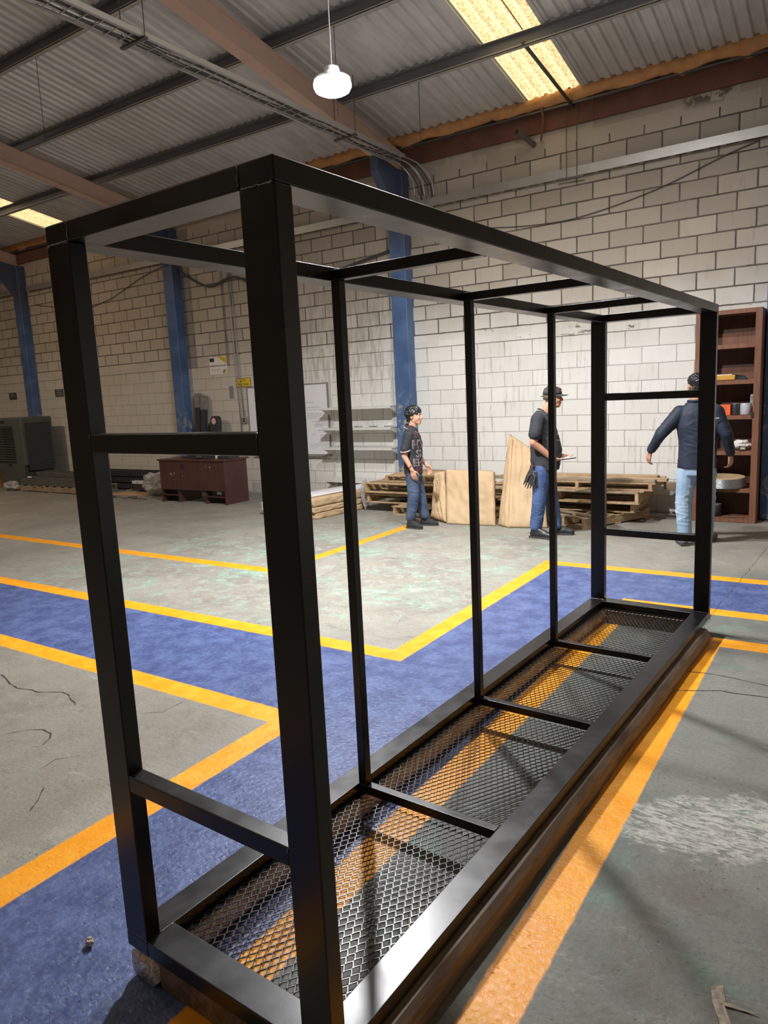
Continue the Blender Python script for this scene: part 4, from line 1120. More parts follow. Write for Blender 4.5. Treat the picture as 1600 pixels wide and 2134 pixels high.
P = [(-10.55 + 0.25 * math.cos(a) + 0.10 * a, 7.42 + 0.07 * math.sin(a) + 0.004 * a, 0.012 + 0.01 * (i % 3)) for i, a in enumerate([k * 0.35 for k in range(34)])]
tag(MB().tube(P, 0.008, 6).build('loose_cable', M['cable'], None, True), 'dark cable coiled loosely on the floor left of the desk', 'cable')

# leaning black posts and black bag
M['soft_black'] = simple('matt_black_cover', (0.025, 0.025, 0.028), 0.55, 0, 0.2)
M['clearwrap'] = simple('dusty_wrap', (0.20, 0.19, 0.17), 0.35, 0, 0.4, 20)
for k, (x, z1, dx) in enumerate(((-9.08, 1.92, 0.0), (-8.92, 1.87, 0.02))):
    t = thing('black_post', ['left one of two tall black posts leaning on the wall right of the second column', 'right one of two tall black posts leaning on the wall right of the second column'][k], 'post', (x, YW - 0.10, 0), 0, 'leaning black posts')
    MB().bar((-dx, -0.16, 0.003), (0, 0.03, z1), 0.125, 0.07, (0, 1, 0)).build('post', M['soft_black'], t, False, 0.006)
    v0 = Vector((-dx, -0.16, 0)); v1 = Vector((0, 0.03, z1)); e0 = v0.lerp(v1, 0.86)
    MB().bar(e0, v1 + Vector((0, 0, 0.006)), 0.132, 0.078, (0, 1, 0)).build('film_sleeve', M['clearwrap'], t)
t = thing('padded_board', 'rounded black padded board with a pink sticker leaning on the wall above the desk', 'board', (-8.55, YW - 0.16, 0))
m = MB(); R = []
for y in (-0.04, 0.04):
    R.append([(0.125 * (1 if abs(c) > 0.99 else 1) * c_x, y - 0.14 * (1 - zz / 1.48), zz) for c_x, zz, c in
              [(-1, 0.003, 1), (1, 0.003, 1), (1, 1.36, 1), (0.92, 1.42, 0), (0.7, 1.47, 0), (0.35, 1.48, 0), (-0.35, 1.48, 0), (-0.7, 1.47, 0), (-0.92, 1.42, 0), (-1, 1.36, 1)]])
m.rings(R); m.build('pad', M['soft_black'], t, False, 0.015)
m = MB(); m.rings([[(-0.01 + 0.055 * math.cos(a), y - 0.006, 1.385 + 0.06 * math.sin(a)) for a in [2 * PI * j / 16 for j in range(16)]] for y in (-0.046, -0.052)])
m.build('sticker', simple('pink_sticker', (0.75, 0.42, 0.40), 0.5), t)

# maroon desk
t = thing('office_desk', 'worn maroon laminate desk with a modesty panel, seen from behind', 'desk', (-8.76, 7.36, 0), 0.02)
D = t
mm = M['maroon']
bx(0, 1.6, 0.0, 0.018, 0.235, 0.745).build('back_panel', mm, t)
bx(-0.03, 1.63, -0.02, 0.60, 0.745, 0.775).build('desktop', mm, t, False, 0.004)
for x in (0.0, 0.41, 1.10, 1.582): bx(x, x + 0.018, 0.018 if x in (0.41, 1.10) else 0.0185, 0.56, 0.0, 0.745).build('side_panel', mm, t)
for x in (0.0, 1.582): bx(x, x + 0.018, 0.0, 0.018, 0.0, 0.234).build('leg', mm, t)
for x in (0.018, 1.118): bx(x, x + (0.392 if x < 1 else 0.464), 0.02, 0.55, 0.12, 0.135).build('shelf', mm, t)
MB().rings([[(0.60 + r * math.cos(a), y, 0.655 + r * math.sin(a)) for a in [2 * PI * j / 20 for j in range(20)]] for r, y in ((0.045, -0.001), (0.045, -0.006), (0.036, -0.006), (0.036, -0.0015))]).build('cable_grommet', M['sign_black'], t)
m = MB(); random.seed(2)
for x, z in ((0.27, 0.50), (0.37, 0.51), (0.58, 0.48), (1.17, 0.65), (1.27, 0.63), (0.30, 0.49)): m.box(x, x + 0.006, -0.001, -0.0002, z, z + random.uniform(0.012, 0.035))
m.build('paint_chip', M['white'], t)
t = thing('equipment_box', 'dark grey box with a pale label inside the right foot of the desk', 'box', (-7.40, 7.62, 0.137), 0.02)
bx(-0.19, 0.17, -0.15, 0.15, 0, 0.088).build('case', M['profile_dark'], t, False, 0.01)
bx(-0.05, 0.06, -0.153, -0.15, 0.025, 0.075).build('label', M['paper'], t)
zt = 0.777
def desk_item(name, lab, cat, c, parts):
    t = thing(name, lab, cat, (c[0], c[1], zt)); 
    for nm, a, mt in parts: bx(*a).build(nm, M[mt] if isinstance(mt, str) else mt, t, False, 0.003)
desk_item('monitor', 'black computer monitor seen from behind at the left of the desk', 'monitor', (-8.35, 7.72), [('screen', (-0.24, 0.24, 0.0, 0.03, 0.05, 0.33), 'soft_black'), ('stand', (-0.03, 0.03, 0.0, 0.04, 0.0, 0.055), 'soft_black'), ('foot', (-0.12, 0.12, -0.05, 0.10, 0.0, 0.012), 'soft_black')])
desk_item('tool_case', 'low black tool case in the middle of the desk', 'case', (-7.85, 7.60), [('case', (-0.24, 0.24, -0.10, 0.12, 0, 0.075), 'soft_black'), ('handle', (-0.06, 0.06, -0.125, -0.10, 0.02, 0.05), 'profile')])
desk_item('paper_roll', 'small cream roll standing on the desk right of the case', 'roll', (-7.50, 7.60), [('roll', (-0.03, 0.03, -0.03, 0.03, 0, 0.11), 'paper')])
desk_item('parts_tray', 'dark tray of blue and grey parts at the right end of the desk', 'tray', (-7.30, 7.66), [('tray', (-0.14, 0.14, -0.12, 0.12, 0, 0.05), 'profile_dark'), ('parts', (-0.10, 0.08, -0.08, 0.08, 0.05, 0.075), 'column')])

# tall wooden cabinet with its contents
CX0, CX1, CY0, CY1, CH = 0.075, 0.79, 8.32, 8.70, 2.53
t = thing('wooden_cabinet', 'tall open reddish brown wooden shelf cabinet at the right by the blue column', 'cabinet', (0, 0, 0))
cm = M['cabinet']
bx(CX0, CX0 + 0.065, CY0, CY1, 0, CH).build('side_panel', cm, t, False, 0.003); bx(CX1 - 0.07, CX1, CY0, CY1, 0, CH).build('side_panel', cm, t, False, 0.003)
bx(CX0 + 0.065, CX1 - 0.07, CY1 - 0.02, CY1, 0.0, CH).build('back_panel', M['cab_dark'], t)
bx(CX0 + 0.065, CX1 - 0.07, CY0, CY1 - 0.02, CH - 0.05, CH).build('top_panel', cm, t)
SZ = (0.052, 0.42, 0.873, 1.30, 1.714, 2.132)
for z in SZ: bx(CX0 + 0.065, CX1 - 0.07, CY0 + 0.002, CY1 - 0.02, z - 0.048, z).build('shelf', cm, t)
for z in (1.714, 2.132):
    bx(CX0 + 0.065, CX1 - 0.07, CY1 - 0.035, CY1 - 0.02, z, z + 0.15).build('back_rail', cm, t)
bx(CX1 - 0.085, CX1 - 0.06, CY0 - 0.012, CY0, 1.27, 1.34).build('latch', M['sign_black'], t)
# contents
M['mustard'] = simple('mustard_envelope', (0.55, 0.30, 0.04), 0.6, 0, 0.12)
t = thing('padded_envelope', 'thick mustard yellow envelope lying on a cabinet shelf', 'envelope', (0.36, 8.45, 1.716))
bx(-0.16, 0.16, -0.10, 0.10, 0, 0.062).build('body', M['mustard'], t, False, 0.012)
bx(-0.14, 0.12, -0.09, 0.09, 0.062, 0.07).build('paper', M['paper'], t)
MB().hexa([(0.16, -0.10, 0.0), (0.29, -0.06, 0.0), (0.29, 0.05, 0.0), (0.16, 0.09, 0.0), (0.16, -0.10, 0.066), (0.24, -0.06, 0.05), (0.24, 0.05, 0.045), (0.16, 0.09, 0.06)]).build('open_flap', M['soft_black'], t)
t = thing('orange_box', 'bright orange printed box on the cabinet shelf below the envelope', 'box', (0.40, 8.42, 1.302))
bx(-0.075, 0.075, -0.05, 0.05, 0, 0.125).build('carton', simple('orange_carton', (0.85, 0.13, 0.03), 0.5, 0, 0.06), t, False, 0.003)
m = MB()
for k in range(7): m.box(-0.055, 0.04 - 0.01 * (k % 3), -0.0512, -0.05, 0.025 + k * 0.012, 0.028 + k * 0.012)
m.build('print', M['rust'], t)
def jar(name, lab, cat, c, r, h, mt, lid=None, group=None):
    t = thing(name, lab, cat, c, 0, group)
    MB().tube([(0, 0, 0), (0, 0, h * 0.04), (0, 0, h * 0.96), (0, 0, h)], [r * 0.94, r, r, r * 0.96], 24).build('body', mt, t, True)
    if lid: MB().tube([(0, 0, h), (0, 0, h + lid[0])], lid[1], 20).build('lid', lid[2], t)
    return t
jar('dark_can', 'dark can beside the orange box in the cabinet', 'can', (0.525, 8.42, 1.302), 0.042, 0.13, M['profile_dark'], (0.006, 0.040, M['galv']))
jar('paper_roll', 'shiny pale grey roll on the cabinet shelf right of the dark can', 'roll', (0.635, 8.43, 1.302), 0.062, 0.135, simple('pearly_roll', (0.55, 0.56, 0.60), 0.2, 0.2, 0.2, 6, stretch=(8, 8, 1)))
jar('glass_jar', 'small clear jar on the upper cabinet shelf behind the roll', 'jar', (0.69, 8.56, 1.302), 0.03, 0.22, simple('cloudy_jar', (0.30, 0.31, 0.31), 0.15), (0.02, 0.026, M['white']))
M['red'] = simple('red_plastic', (0.55, 0.02, 0.03), 0.35)
jar('spray_bottle', 'dark spray bottle with a red head on the middle cabinet shelf', 'bottle', (0.235, 8.40, 0.875), 0.028, 0.11, M['soft_black'], (0.05, 0.03, M['red']))
t = thing('glue_bottle', 'white cone topped glue bottle beside the red headed spray bottle', 'bottle', (0.295, 8.42, 0.875))
MB().tube([(0, 0, 0), (0, 0, 0.05), (0, 0, 0.10), (0, 0, 0.105)], [0.03, 0.03, 0.012, 0.01], 16).build('body', M['white'], t, True)
MB().tube([(0, 0, 0.105), (0, 0, 0.15)], [0.008, 0.003], 10).build('nozzle', M['white'], t, True)
lump('crumpled_bag', (0.585, 8.50, 0.875), (0.10, 0.08, 0.05), M['paper'], 12, 'crumpled pale bag on the middle cabinet shelf', 'bag')
t = thing('hand_tool', 'small dark tool with a pale window in front of the crumpled bag', 'tool', (0.625, 8.345, 0.875))
bx(-0.045, 0.045, -0.012, 0.012, 0, 0.055).build('case', M['soft_black'], t, False, 0.01); bx(-0.022, 0.028, -0.0135, -0.012, 0.02, 0.042).build('window', M['stone'], t)
# big coil of wire
t = thing('wire_coil', 'large coil of shiny steel wire on a low cabinet shelf', 'coil', (0.41, 8.44, 0.437), 0)
t.rotation_euler = (math.radians(6), 0, 0)
M['steel'] = simple('shiny_steel_wire', (0.45, 0.46, 0.48), 0.25, 0.9, 0.2, 10)
m = MB(); NR = 7
for k in range(NR):
    z = 0.008 + k * 0.0165; r = 0.255 if 0 < k < NR - 1 else 0.25
    m.tube([(r * math.cos(a), r * 0.68 * math.sin(a) - 0.02, z) for a in [2 * PI * j / 48 for j in range(49)]], 0.0085, 6)
m.build('winding', M['steel'], t, True)
R = []
for r, z in ((0.245, 0.115), (0.245, 0.122), (0.165, 0.122), (0.165, 0.01), (0.20, 0.01)):
    R.append([(r * math.cos(a), r * 0.68 * math.sin(a) - 0.02, z) for a in [2 * PI * j / 48 for j in range(48)]])
MB().rings(R, cap=False).build('cardboard_core', M['kraft'], t, False)
jar('black_bucket', 'black bucket on the bottom cabinet shelf under the wire coil', 'bucket', (0.30, 8.48, 0.054), 0.10, 0.14, M['soft_black'], (0.012, 0.095, M['clearwrap']))
m = MB(); P = [(0.42 + 0.03 * k, 8.37 + 0.012 * math.sin(k * 2.1), 0.066 + 0.008 * math.sin(k * 3)) for k in range(9)]
tag(m.tube(P, 0.005, 6).build('chain', M['darksteel'], None, True), 'short dark chain on the bottom cabinet shelf', 'chain')
# ---------------------------------------------------------------- people
def skin_mat(name, a, b):
    g = G(name, 0.5); n = g.noise(g.obj(), 12.0, 3.0); g.color(g.mix(n, a, b))
    g.b.inputs['Subsurface Weight'].default_value = 0.08; g.b.inputs['Subsurface Radius'].default_value = (0.02, 0.008, 0.004)
    return g.mat
def cloth(name, a, b, rough=0.85, scale=6.0):
    g = G(name, rough); v = g.obj(); n = g.noise(v, scale, 5.0, 0.65); g.color(g.mix(g.ss(n, 0.3, 0.7), a, b))
    g.bump(g.noise(v, 260.0, 2.0), 0.15, 0.001); return g.mat
def hand(mb, wrist, d, n, thumb, size=1.0, curl=0.5, spread=0.0):
    """palm, four separate fingers of different length and a thumb; d towards fingertips, n out of the palm, thumb = side of the thumb"""
    wrist = Vector(wrist); d = Vector(d).normalized(); n = Vector(n); n = (n - d * n.dot(d)).normalized(); s = Vector(thumb); s = (s - d * s.dot(d) - n * s.dot(n)).normalized()
    k = size
    for j, o in enumerate((-0.030, -0.010, 0.010, 0.029)):
        mb.capsule(wrist + s * o * 0.55 * k + d * 0.005 * k, 0.0150 * k, wrist + s * o * k + d * 0.078 * k, 0.0125 * k, 10)
    lens = (0.058, 0.072, 0.078, 0.069)
    for j, o in enumerate((-0.031, -0.0105, 0.0105, 0.031)):
        p = wrist + s * o * k + d * 0.082 * k; a = 0.25 * curl; dd = d + s * spread * o * 12
        for seg, (fl, r0, r1) in enumerate(((0.45, 0.0095, 0.0088), (0.30, 0.0086, 0.0078), (0.25, 0.0077, 0.0066))):
            a2 = a + curl * (0.25 + 0.55 * seg); v = (dd * math.cos(a2) + n * math.sin(a2)).normalized()
            q = p + v * lens[j] * fl * 1.15 * k; mb.capsule(p, r0 * k, q, r1 * k, 8); p = q
    b = wrist + s * 0.022 * k + d * 0.018 * k + n * 0.006 * k
    v1 = (s * 0.75 + d * 0.62 + n * 0.25).normalized(); b1 = b + v1 * 0.042 * k
    v2 = (s * 0.25 + d * 0.90 + n * 0.35).normalized(); b2 = b1 + v2 * 0.032 * k
    mb.capsule(b, 0.0145 * k, b1, 0.0115 * k, 8); mb.capsule(b1, 0.0112 * k, b2, 0.0088 * k, 8)
    b3 = b2 + (v2 + n * 0.3 * curl).normalized() * 0.022 * k; mb.capsule(b2, 0.0088 * k, b3, 0.0075 * k, 8)
def head(mb, c, fwd_rot=0.0, tilt=0.0, k=1.0, nose=1.0, jaw=1.0):
    """head built facing +y around centre c, then turned"""
    h = MB(); h.xf = Matrix.Translation(c) @ Matrix.Rotation(fwd_rot, 4, 'Z') @ Matrix.Rotation(tilt, 4, 'X') @ Matrix.Scale(k, 4)
    h.ell((0, -0.012, 0.030), (0.073, 0.092, 0.086), 18, 12)      # cranium
    h.ell((0, 0.022, -0.012), (0.062, 0.066, 0.085), 16, 10)      # face
    h.ell((0, 0.036, -0.068), (0.044 * jaw, 0.046, 0.036), 14, 8)   # chin and jaw
    h.capsule((-0.045 * jaw, -0.005, -0.052), 0.019, (-0.014, 0.062, -0.083), 0.016, 10)
    h.capsule((0.045 * jaw, -0.005, -0.052), 0.019, (0.014, 0.062, -0.083), 0.016, 10)
    h.capsule((0, 0.082, 0.020), 0.0085, (0, 0.101 * nose, -0.016), 0.0115, 10)      # nose ridge
    h.ell((0, 0.0985 * nose, -0.021), (0.0125, 0.012, 0.009), 10, 6)
    h.ell((-0.011, 0.090, -0.024), (0.008, 0.009, 0.007), 8, 5); h.ell((0.011, 0.090, -0.024), (0.008, 0.009, 0.007), 8, 5)
    h.capsule((-0.030, 0.070, 0.024), 0.012, (0.030, 0.070, 0.024), 0.012, 8)       # brow
    h.capsule((-0.016, 0.080, -0.046), 0.0075, (0.016, 0.080, -0.046), 0.0075, 8)   # lips
    h.capsule((-0.013, 0.079, -0.056), 0.008, (0.013, 0.079, -0.056), 0.008, 8)
    h.ell((-0.032, 0.062, -0.018), (0.020, 0.020, 0.018), 10, 6); h.ell((0.032, 0.062, -0.018), (0.020, 0.020, 0.018), 10, 6)  # cheeks
    for sx in (-1, 1):
        h.ell((sx * 0.073, -0.012, 0.0), (0.007, 0.019, 0.030), 12, 8); h.ell((sx * 0.071, -0.008, -0.020), (0.007, 0.010, 0.012), 8, 5)
    mb.add(h.v, h.f); return h.xf
def face_detail(xf, parent, brow_mat, eye=True):
    for sx in (-1, 1):
        m = MB(); m.xf = xf; m.ell((sx * 0.028, 0.0745, 0.008), (0.012, 0.0075, 0.0062), 12, 8); m.build('eye', M['eye_white'], parent, True)
        m = MB(); m.xf = xf; m.ell((sx * 0.028, 0.0800, 0.0078), (0.0052, 0.0028, 0.0052), 10, 6); m.build('iris', M['eye_dark'], parent, True)
        m = MB(); m.xf = xf; m.tube([(sx * 0.012, 0.086, 0.026), (sx * 0.027, 0.0845, 0.031), (sx * 0.045, 0.0735, 0.026)], [0.0028, 0.0038, 0.0022], 6); m.build('eyebrow', brow_mat, parent, True)
    m = MB(); m.xf = xf; m.tube([(-0.020, 0.083, -0.0505), (0, 0.0895, -0.0500), (0.020, 0.083, -0.0505)], [0.0012, 0.0022, 0.0012], 6); m.build('lips', M['lips'], parent, True)
M['eye_white'] = simple('eye_white', (0.55, 0.50, 0.46), 0.3); M['eye_dark'] = simple('dark_eye', (0.02, 0.012, 0.01), 0.2)
M['hair'] = simple('black_hair', (0.012, 0.011, 0.012), 0.38, 0, 0.5, 60); M['lips'] = simple('lips', (0.25, 0.09, 0.07), 0.5)

def wr(amp, fx=9.0, seed=0.0):
    """creases: thin ridges running across the garment, stronger at some heights"""
    def f(p):
        q = Vector((p.x * fx * 0.55 + seed, p.y * fx * 0.55, p.z * fx * 1.9 + 0.35 * fx * (p.x + p.y)))
        w_ = noise.noise(Vector((p.x * 3, p.y * 3, p.z * 2.2 + seed))) * 1.2
        q += Vector((w_, -w_, w_ * 0.6))
        r = max(0.0, 1 - abs(noise.noise(q)) * 4.5) ** 1.4
        return amp * (r * (0.55 + noise.noise(p * 4 + Vector((seed, 0, 0)))) + 0.35 * noise.noise(p * 6)) - amp * 0.15
    return f
def limb(mb, P, R, n=14):
    for (a, b), (ra, rb) in zip(zip(P, P[1:]), zip(R, R[1:])): mb.capsule(a, ra, b, rb, n)
def shoe(name, mat, sole, parent, heel, yaw, k=1.0, pitch=0.0):
    X = Matrix.Translation(heel) @ Matrix.Rotation(yaw, 4, 'Z') @ Matrix.Rotation(pitch, 4, 'X') @ Matrix.Scale(k, 4)
    m = MB(); m.xf = X
    m.capsule((0, 0.02, 0.045), 0.040, (0, 0.14, 0.042), 0.044, 12); m.capsule((0.0, 0.14, 0.040), 0.043, (0.006, 0.215, 0.032), 0.034, 12)
    m.capsule((0, 0.03, 0.06), 0.042, (0, 0.045, 0.115), 0.044, 12); m.capsule((0, 0.07, 0.08), 0.035, (0, 0.15, 0.055), 0.034, 12)
    o = organic(m, name, mat, parent, 0.007, 3)
    for v in o.data.vertices: v.co.z = max(v.co.z, heel[2] + 0.012)
    m = MB(); m.xf = X; P = [(-0.036, -0.022), (0.036, -0.022), (0.042, 0.06), (0.046, 0.15), (0.040, 0.22), (0.020, 0.252), (-0.012, 0.252), (-0.034, 0.225), (-0.044, 0.15), (-0.038, 0.06)]
    m.prism([(x_ * 0.93, y_ * 0.965 + 0.002) for x_, y_ in P], 0.0, 0.022); m.build('sole', sole, o)
    return o
def decal(txt, size, target, origin, direction, upv, mat, parent, name='print', off=0.0022, bold=0.0, arc=0.0, outline=None):
    """letters laid onto a garment surface"""
    cu = bpy.data.curves.new('t', 'FONT'); cu.body = txt; cu.size = size; cu.align_x = 'CENTER'; cu.align_y = 'CENTER'; cu.resolution_u = 3
    if outline: cu.fill_mode = 'NONE'; cu.bevel_depth = outline; cu.bevel_resolution = 0
    o = link(bpy.data.objects.new('t', cu)); me = evaluated(o); bpy.data.objects.remove(o)
    bm = bmesh.new(); bm.from_mesh(me)
    if not outline:
        bmesh.ops.triangulate(bm, faces=bm.faces)
        for _ in range(2): bmesh.ops.subdivide_edges(bm, edges=[e for e in bm.edges if e.calc_length() > size * 0.12], cuts=1)
    dirv = Vector(direction).normalized(); up = Vector(upv); up = (up - dirv * up.dot(dirv)).normalized(); right = dirv.cross(up)
    tree = BVHTree.FromPolygons([v.co[:] for v in target.data.vertices], [p.vertices[:] for p in target.data.polygons])
    bad = []
    for v in bm.verts:
        x, y, z = v.co
        if arc: y = y + arc * (x * x)
        p = Vector(origin) + right * x + up * y
        hit = tree.ray_cast(p, dirv)
        if hit[0] is None: bad.append(v)
        else: v.co = hit[0] - dirv * (off + (z if outline else 0))
    bmesh.ops.delete(bm, geom=bad, context='VERTS')
    bm.to_mesh(me); bm.free()
    q = link(bpy.data.objects.new(name, me)); me.materials.clear(); me.materials.append(mat); q.parent = parent
    return q

# --- the young man in the patterned polo ------------------------------------------------------
sk1 = skin_mat('warm_tan_skin', (0.50, 0.27, 0.17), (0.58, 0.33, 0.22))
ang = math.radians(31.3 - 16) - PI / 2
p1 = thing('person', 'young man with curly black hair in a patterned polo by the middle blue column', 'person', (-3.04, 6.79, 0), ang)
b = MB(); k = 0.905
hx = head(b, (0.0, 0.045, 1.440), math.radians(-8), 0.0, 1.0, 1.02, 0.95)
b.capsule((0, -0.012, 1.235), 0.054, (0, 0.025, 1.37), 0.052)
b.oval([(0, -0.01, 0.80, 0.12, 0.085), (0, 0, 1.0, 0.115, 0.085), (0, 0, 1.15, 0.13, 0.09), (0, -0.01, 1.235, 0.10, 0.07)])
rs, re, rw = (0.150, -0.015, 1.205), (0.185, -0.060, 0.945), (0.185, 0.035, 0.765)
ls, le, lw = (-0.150, -0.01, 1.205), (-0.195, -0.01, 0.955), (-0.150, 0.145, 0.79)
limb(b, [rs, re, rw], [0.043, 0.037, 0.025]); limb(b, [ls, le, lw], [0.043, 0.037, 0.025])
hand(b, rw, (-0.05, 0.25, -1), (-1, 0.1, 0), (0, 1, 0.2), 0.92, 0.55); hand(b, lw, (0.10, 0.45, -0.9), (0.9, -0.1, -0.3), (0.1, 0.9, 0.4), 0.90, 0.9)
for sx, hy, fy in ((1, 0.0, -0.045), (-1, 0.0, 0.105)):
    limb(b, [(sx * 0.085, 0, 0.80), (sx * 0.095, fy * 0.3 + 0.015, 0.43), (sx * 0.10, fy, 0.10)], [0.07, 0.048, 0.035])
organic(b, 'body', sk1, p1, 0.0045, 4)
face_detail(hx, p1, M['hair'])
h = MB(); random.seed(8)
for i in range(210):
    a = random.uniform(0, 2 * PI); e_ = random.uniform(-0.15, 1.0) ** 1.0 * PI / 2
    r = 0.095; p = Vector((math.cos(a) * math.cos(e_) * 0.082, math.sin(a) * math.cos(e_) * 0.104 - 0.022, math.sin(e_) * 0.098 + 0.036))
    if p.y > 0.058 and p.z < 0.055: continue
    if abs(p.x) > 0.05 and p.y > 0.015 and p.z < 0.035: continue
    h.ell(p, (random.uniform(0.013, 0.021),) * 3, 7, 5)
for i in range(70):
    a = random.uniform(PI * 1.08, PI * 1.92); p = Vector((math.cos(a) * 0.068, math.sin(a) * 0.088 - 0.015, random.uniform(-0.055, 0.04)))
    h.ell(p, (0.015,) * 3, 7, 5)
h.ell((0, -0.02, 0.045), (0.078, 0.096, 0.082), 16, 10)
h2 = MB(); h2.xf = hx; h2.add(h.v, h.f)
organic(h2, 'hair', M['hair'], p1, 0.0048, 1, lambda p: 0.004 * noise.noise(p * 95))
polo = cloth('black_polo_knit', (0.016, 0.017, 0.020), (0.030, 0.031, 0.036))
s = MB()
s.oval([(0, 0.0, 0.705, 0.155, 0.118), (0, 0.0, 0.82, 0.158, 0.118), (0, 0.005, 0.95, 0.150, 0.118), (0, 0.01, 1.10, 0.158, 0.118), (0, 0.0, 1.195, 0.158, 0.102), (0, -0.012, 1.255, 0.130, 0.084), (0, -0.016, 1.295, 0.088, 0.072), (0, -0.012, 1.332, 0.064, 0.060)])
limb(s, [(0.128, -0.01, 1.205), (0.176, -0.050, 1.035)], [0.066, 0.062]); limb(s, [(-0.128, -0.01, 1.205), (-0.178, -0.01, 1.035)], [0.066, 0.062])
shirt = organic(s, 'polo_shirt', polo, p1, 0.007, 4, wr(0.0045, 8))
M['red_trim'] = simple('dark_red_trim', (0.25, 0.02, 0.025), 0.7); M['white_trim'] = simple('white_trim', (0.7, 0.68, 0.68), 0.7)
m = MB(); m.tube([(0.170, -0.046, 1.000), (0.173, -0.048, 1.014)], 0.0635, 20); m.build('sleeve_trim', M['red_trim'], p1, True)
m = MB(); m.tube([(0.173, -0.048, 1.014), (0.175, -0.0485, 1.022)], 0.0645, 20); m.build('sleeve_piping', M['white_trim'], p1, True)
m = MB(); m.tube([(-0.173, -0.01, 1.000), (-0.174, -0.01, 1.016)], 0.0635, 20); m.build('sleeve_trim', M['red_trim'], p1, True)
# collar
for sx in (1, -1):
    R = []
    for i in range(9):
        a = math.radians(-92 + i * 21.0); rx, ry = 0.068, 0.066
        x, y = sx * rx * math.cos(a), ry * math.sin(a) - 0.008
        zc = 1.362 - 0.009 * i; f = 1.0 + 0.36
        R.append([(x, y, zc), (x * f, y * f + 0.004 * i / 8, zc - 0.030 - 0.0030 * i)])
    m = MB(); m.rings(R, cap=False, closed=False); o = m.build('collar', polo, p1, True); q = o.modifiers.new('s', 'SOLIDIFY'); q.thickness = 0.005
    MB().tube([r[1] for r in R], 0.0028, 6).build('collar_piping', M['white_trim'], o, True)
    MB().tube([(r[1][0] * 0.97, r[1][1] * 0.97, r[1][2] + 0.006) for r in R], 0.003, 6).build('collar_stripe', M['red_trim'], o, True)
M['silver_print'] = simple('silver_print', (0.55, 0.52, 0.56), 0.5, 0, 0.3, 40)
M['red_print'] = simple('dark_red_print', (0.22, 0.03, 0.06), 0.5, 0, 0.3, 40)
# the camera sees the right side and the chest: project along that direction
dv = Vector((-0.78, -0.62, 0.0))
for r_, (txt, z, sh, sz) in enumerate((('N', 1.20, -0.02, 0.09), ('HYC', 1.085, 0.060, 0.15), ('SH', 0.965, 0.035, 0.135), ('EHO', 0.85, 0.05, 0.135), ('HY', 0.755, 0.02, 0.10))):
    og = Vector((0, 0.045, z)) - dv * 0.6
    decal(txt, sz, shirt, og + Vector((0, sh, 0)), dv, (0, 0.05, 1), M['silver_print'] if r_ in (1, 2, 3) else M['red_print'], p1, outline=0.0017)
    decal(txt, sz * 0.86, shirt, og + Vector((0, sh - 0.008, 0.006)), dv, (0, 0.05, 1), M['red_print'], p1, outline=0.0014)
jn = cloth('dark_blue_denim', (0.025, 0.042, 0.085), (0.075, 0.115, 0.19), 0.85, 5.0)
s = MB(); s.oval([(0, 0.0, 0.66, 0.135, 0.105), (0, 0, 0.74, 0.148, 0.112), (0, 0, 0.80, 0.138, 0.100)])
limb(s, [(0.072, 0, 0.70), (0.088, 0.012, 0.42), (0.095, -0.035, 0.14)], [0.090, 0.076, 0.068]); limb(s, [(-0.072, 0, 0.70), (-0.090, 0.05, 0.42), (-0.095, 0.10, 0.14)], [0.090, 0.076, 0.068])
organic(s, 'jeans', jn, p1, 0.008, 3, lambda p: wr(0.004 + 0.006 * max(0, 0.35 - p.z) * 3, 12, 3)(p))
blk = simple('black_suede', (0.02, 0.02, 0.022), 0.8); sole_m = simple('dark_sole', (0.05, 0.05, 0.05), 0.7)
sh = shoe('shoe', blk, sole_m, p1, (0.100, -0.075, 0), -0.35, 0.95); shoe('shoe', blk, sole_m, p1, (-0.10, 0.055, 0), -0.05, 0.95)
m = MB()
for x_, y_ in ((0, 0), (0.012, 0.016), (-0.003, 0.03), (0.008, -0.014)): m.ell((0.152 + x_ * 0.1, 0.02 + y_, 0.062 + x_), (0.006, 0.009, 0.008), 8, 6)
m.build('shoe_mark', M['white_trim'], sh, True)
MB().tube([(0.19, 0.004, 0.815), (0.188, 0.014, 0.805)], 0.030, 16).build('wristband', simple('brown_band', (0.18, 0.07, 0.04), 0.7), p1, True)

# --- the man in the cap ---------------------------------------------------------------------------
sk2 = skin_mat('ruddy_tan_skin', (0.48, 0.235, 0.15), (0.56, 0.30, 0.20))
ang = math.radians(21.1 - 12) - PI / 2
p2 = thing('person', 'man in a dark cap and black printed T-shirt standing sideways holding a tablet', 'person', (-1.262, 6.786, 0), ang)
b = MB()
hx = head(b, (0.0, 0.115, 1.605), math.radians(6), -0.02, 1.03, 1.0, 1.08)
b.capsule((0, 0.010, 1.42), 0.064, (0, 0.075, 1.535), 0.061)
b.oval([(0, 0.0, 0.90, 0.11, 0.08), (0, 0.03, 1.05, 0.14, 0.13), (0, 0.01, 1.3, 0.15, 0.11), (0, -0.01, 1.42, 0.11, 0.08)])
rs, re, rw = (0.185, -0.03, 1.375), (0.232, -0.065, 1.125), (0.150, 0.115, 0.945)
ls, le, lw = (-0.185, -0.01, 1.375), (-0.225, -0.045, 1.11), (-0.10, 0.165, 0.955)
limb(b, [rs, re], [0.054, 0.047]); limb(b, [re, rw], [0.046, 0.030]); limb(b, [ls, le, lw], [0.052, 0.044, 0.030])
hand(b, rw, (-0.45, 0.75, -0.35), (-0.3, -0.1, 0.9), (-0.6, -0.3, 0.1), 1.0, 0.7); hand(b, lw, (0.15, 0.95, -0.25), (0.2, 0.1, 0.95), (0.9, 0.1, 0), 1.0, 0.5)
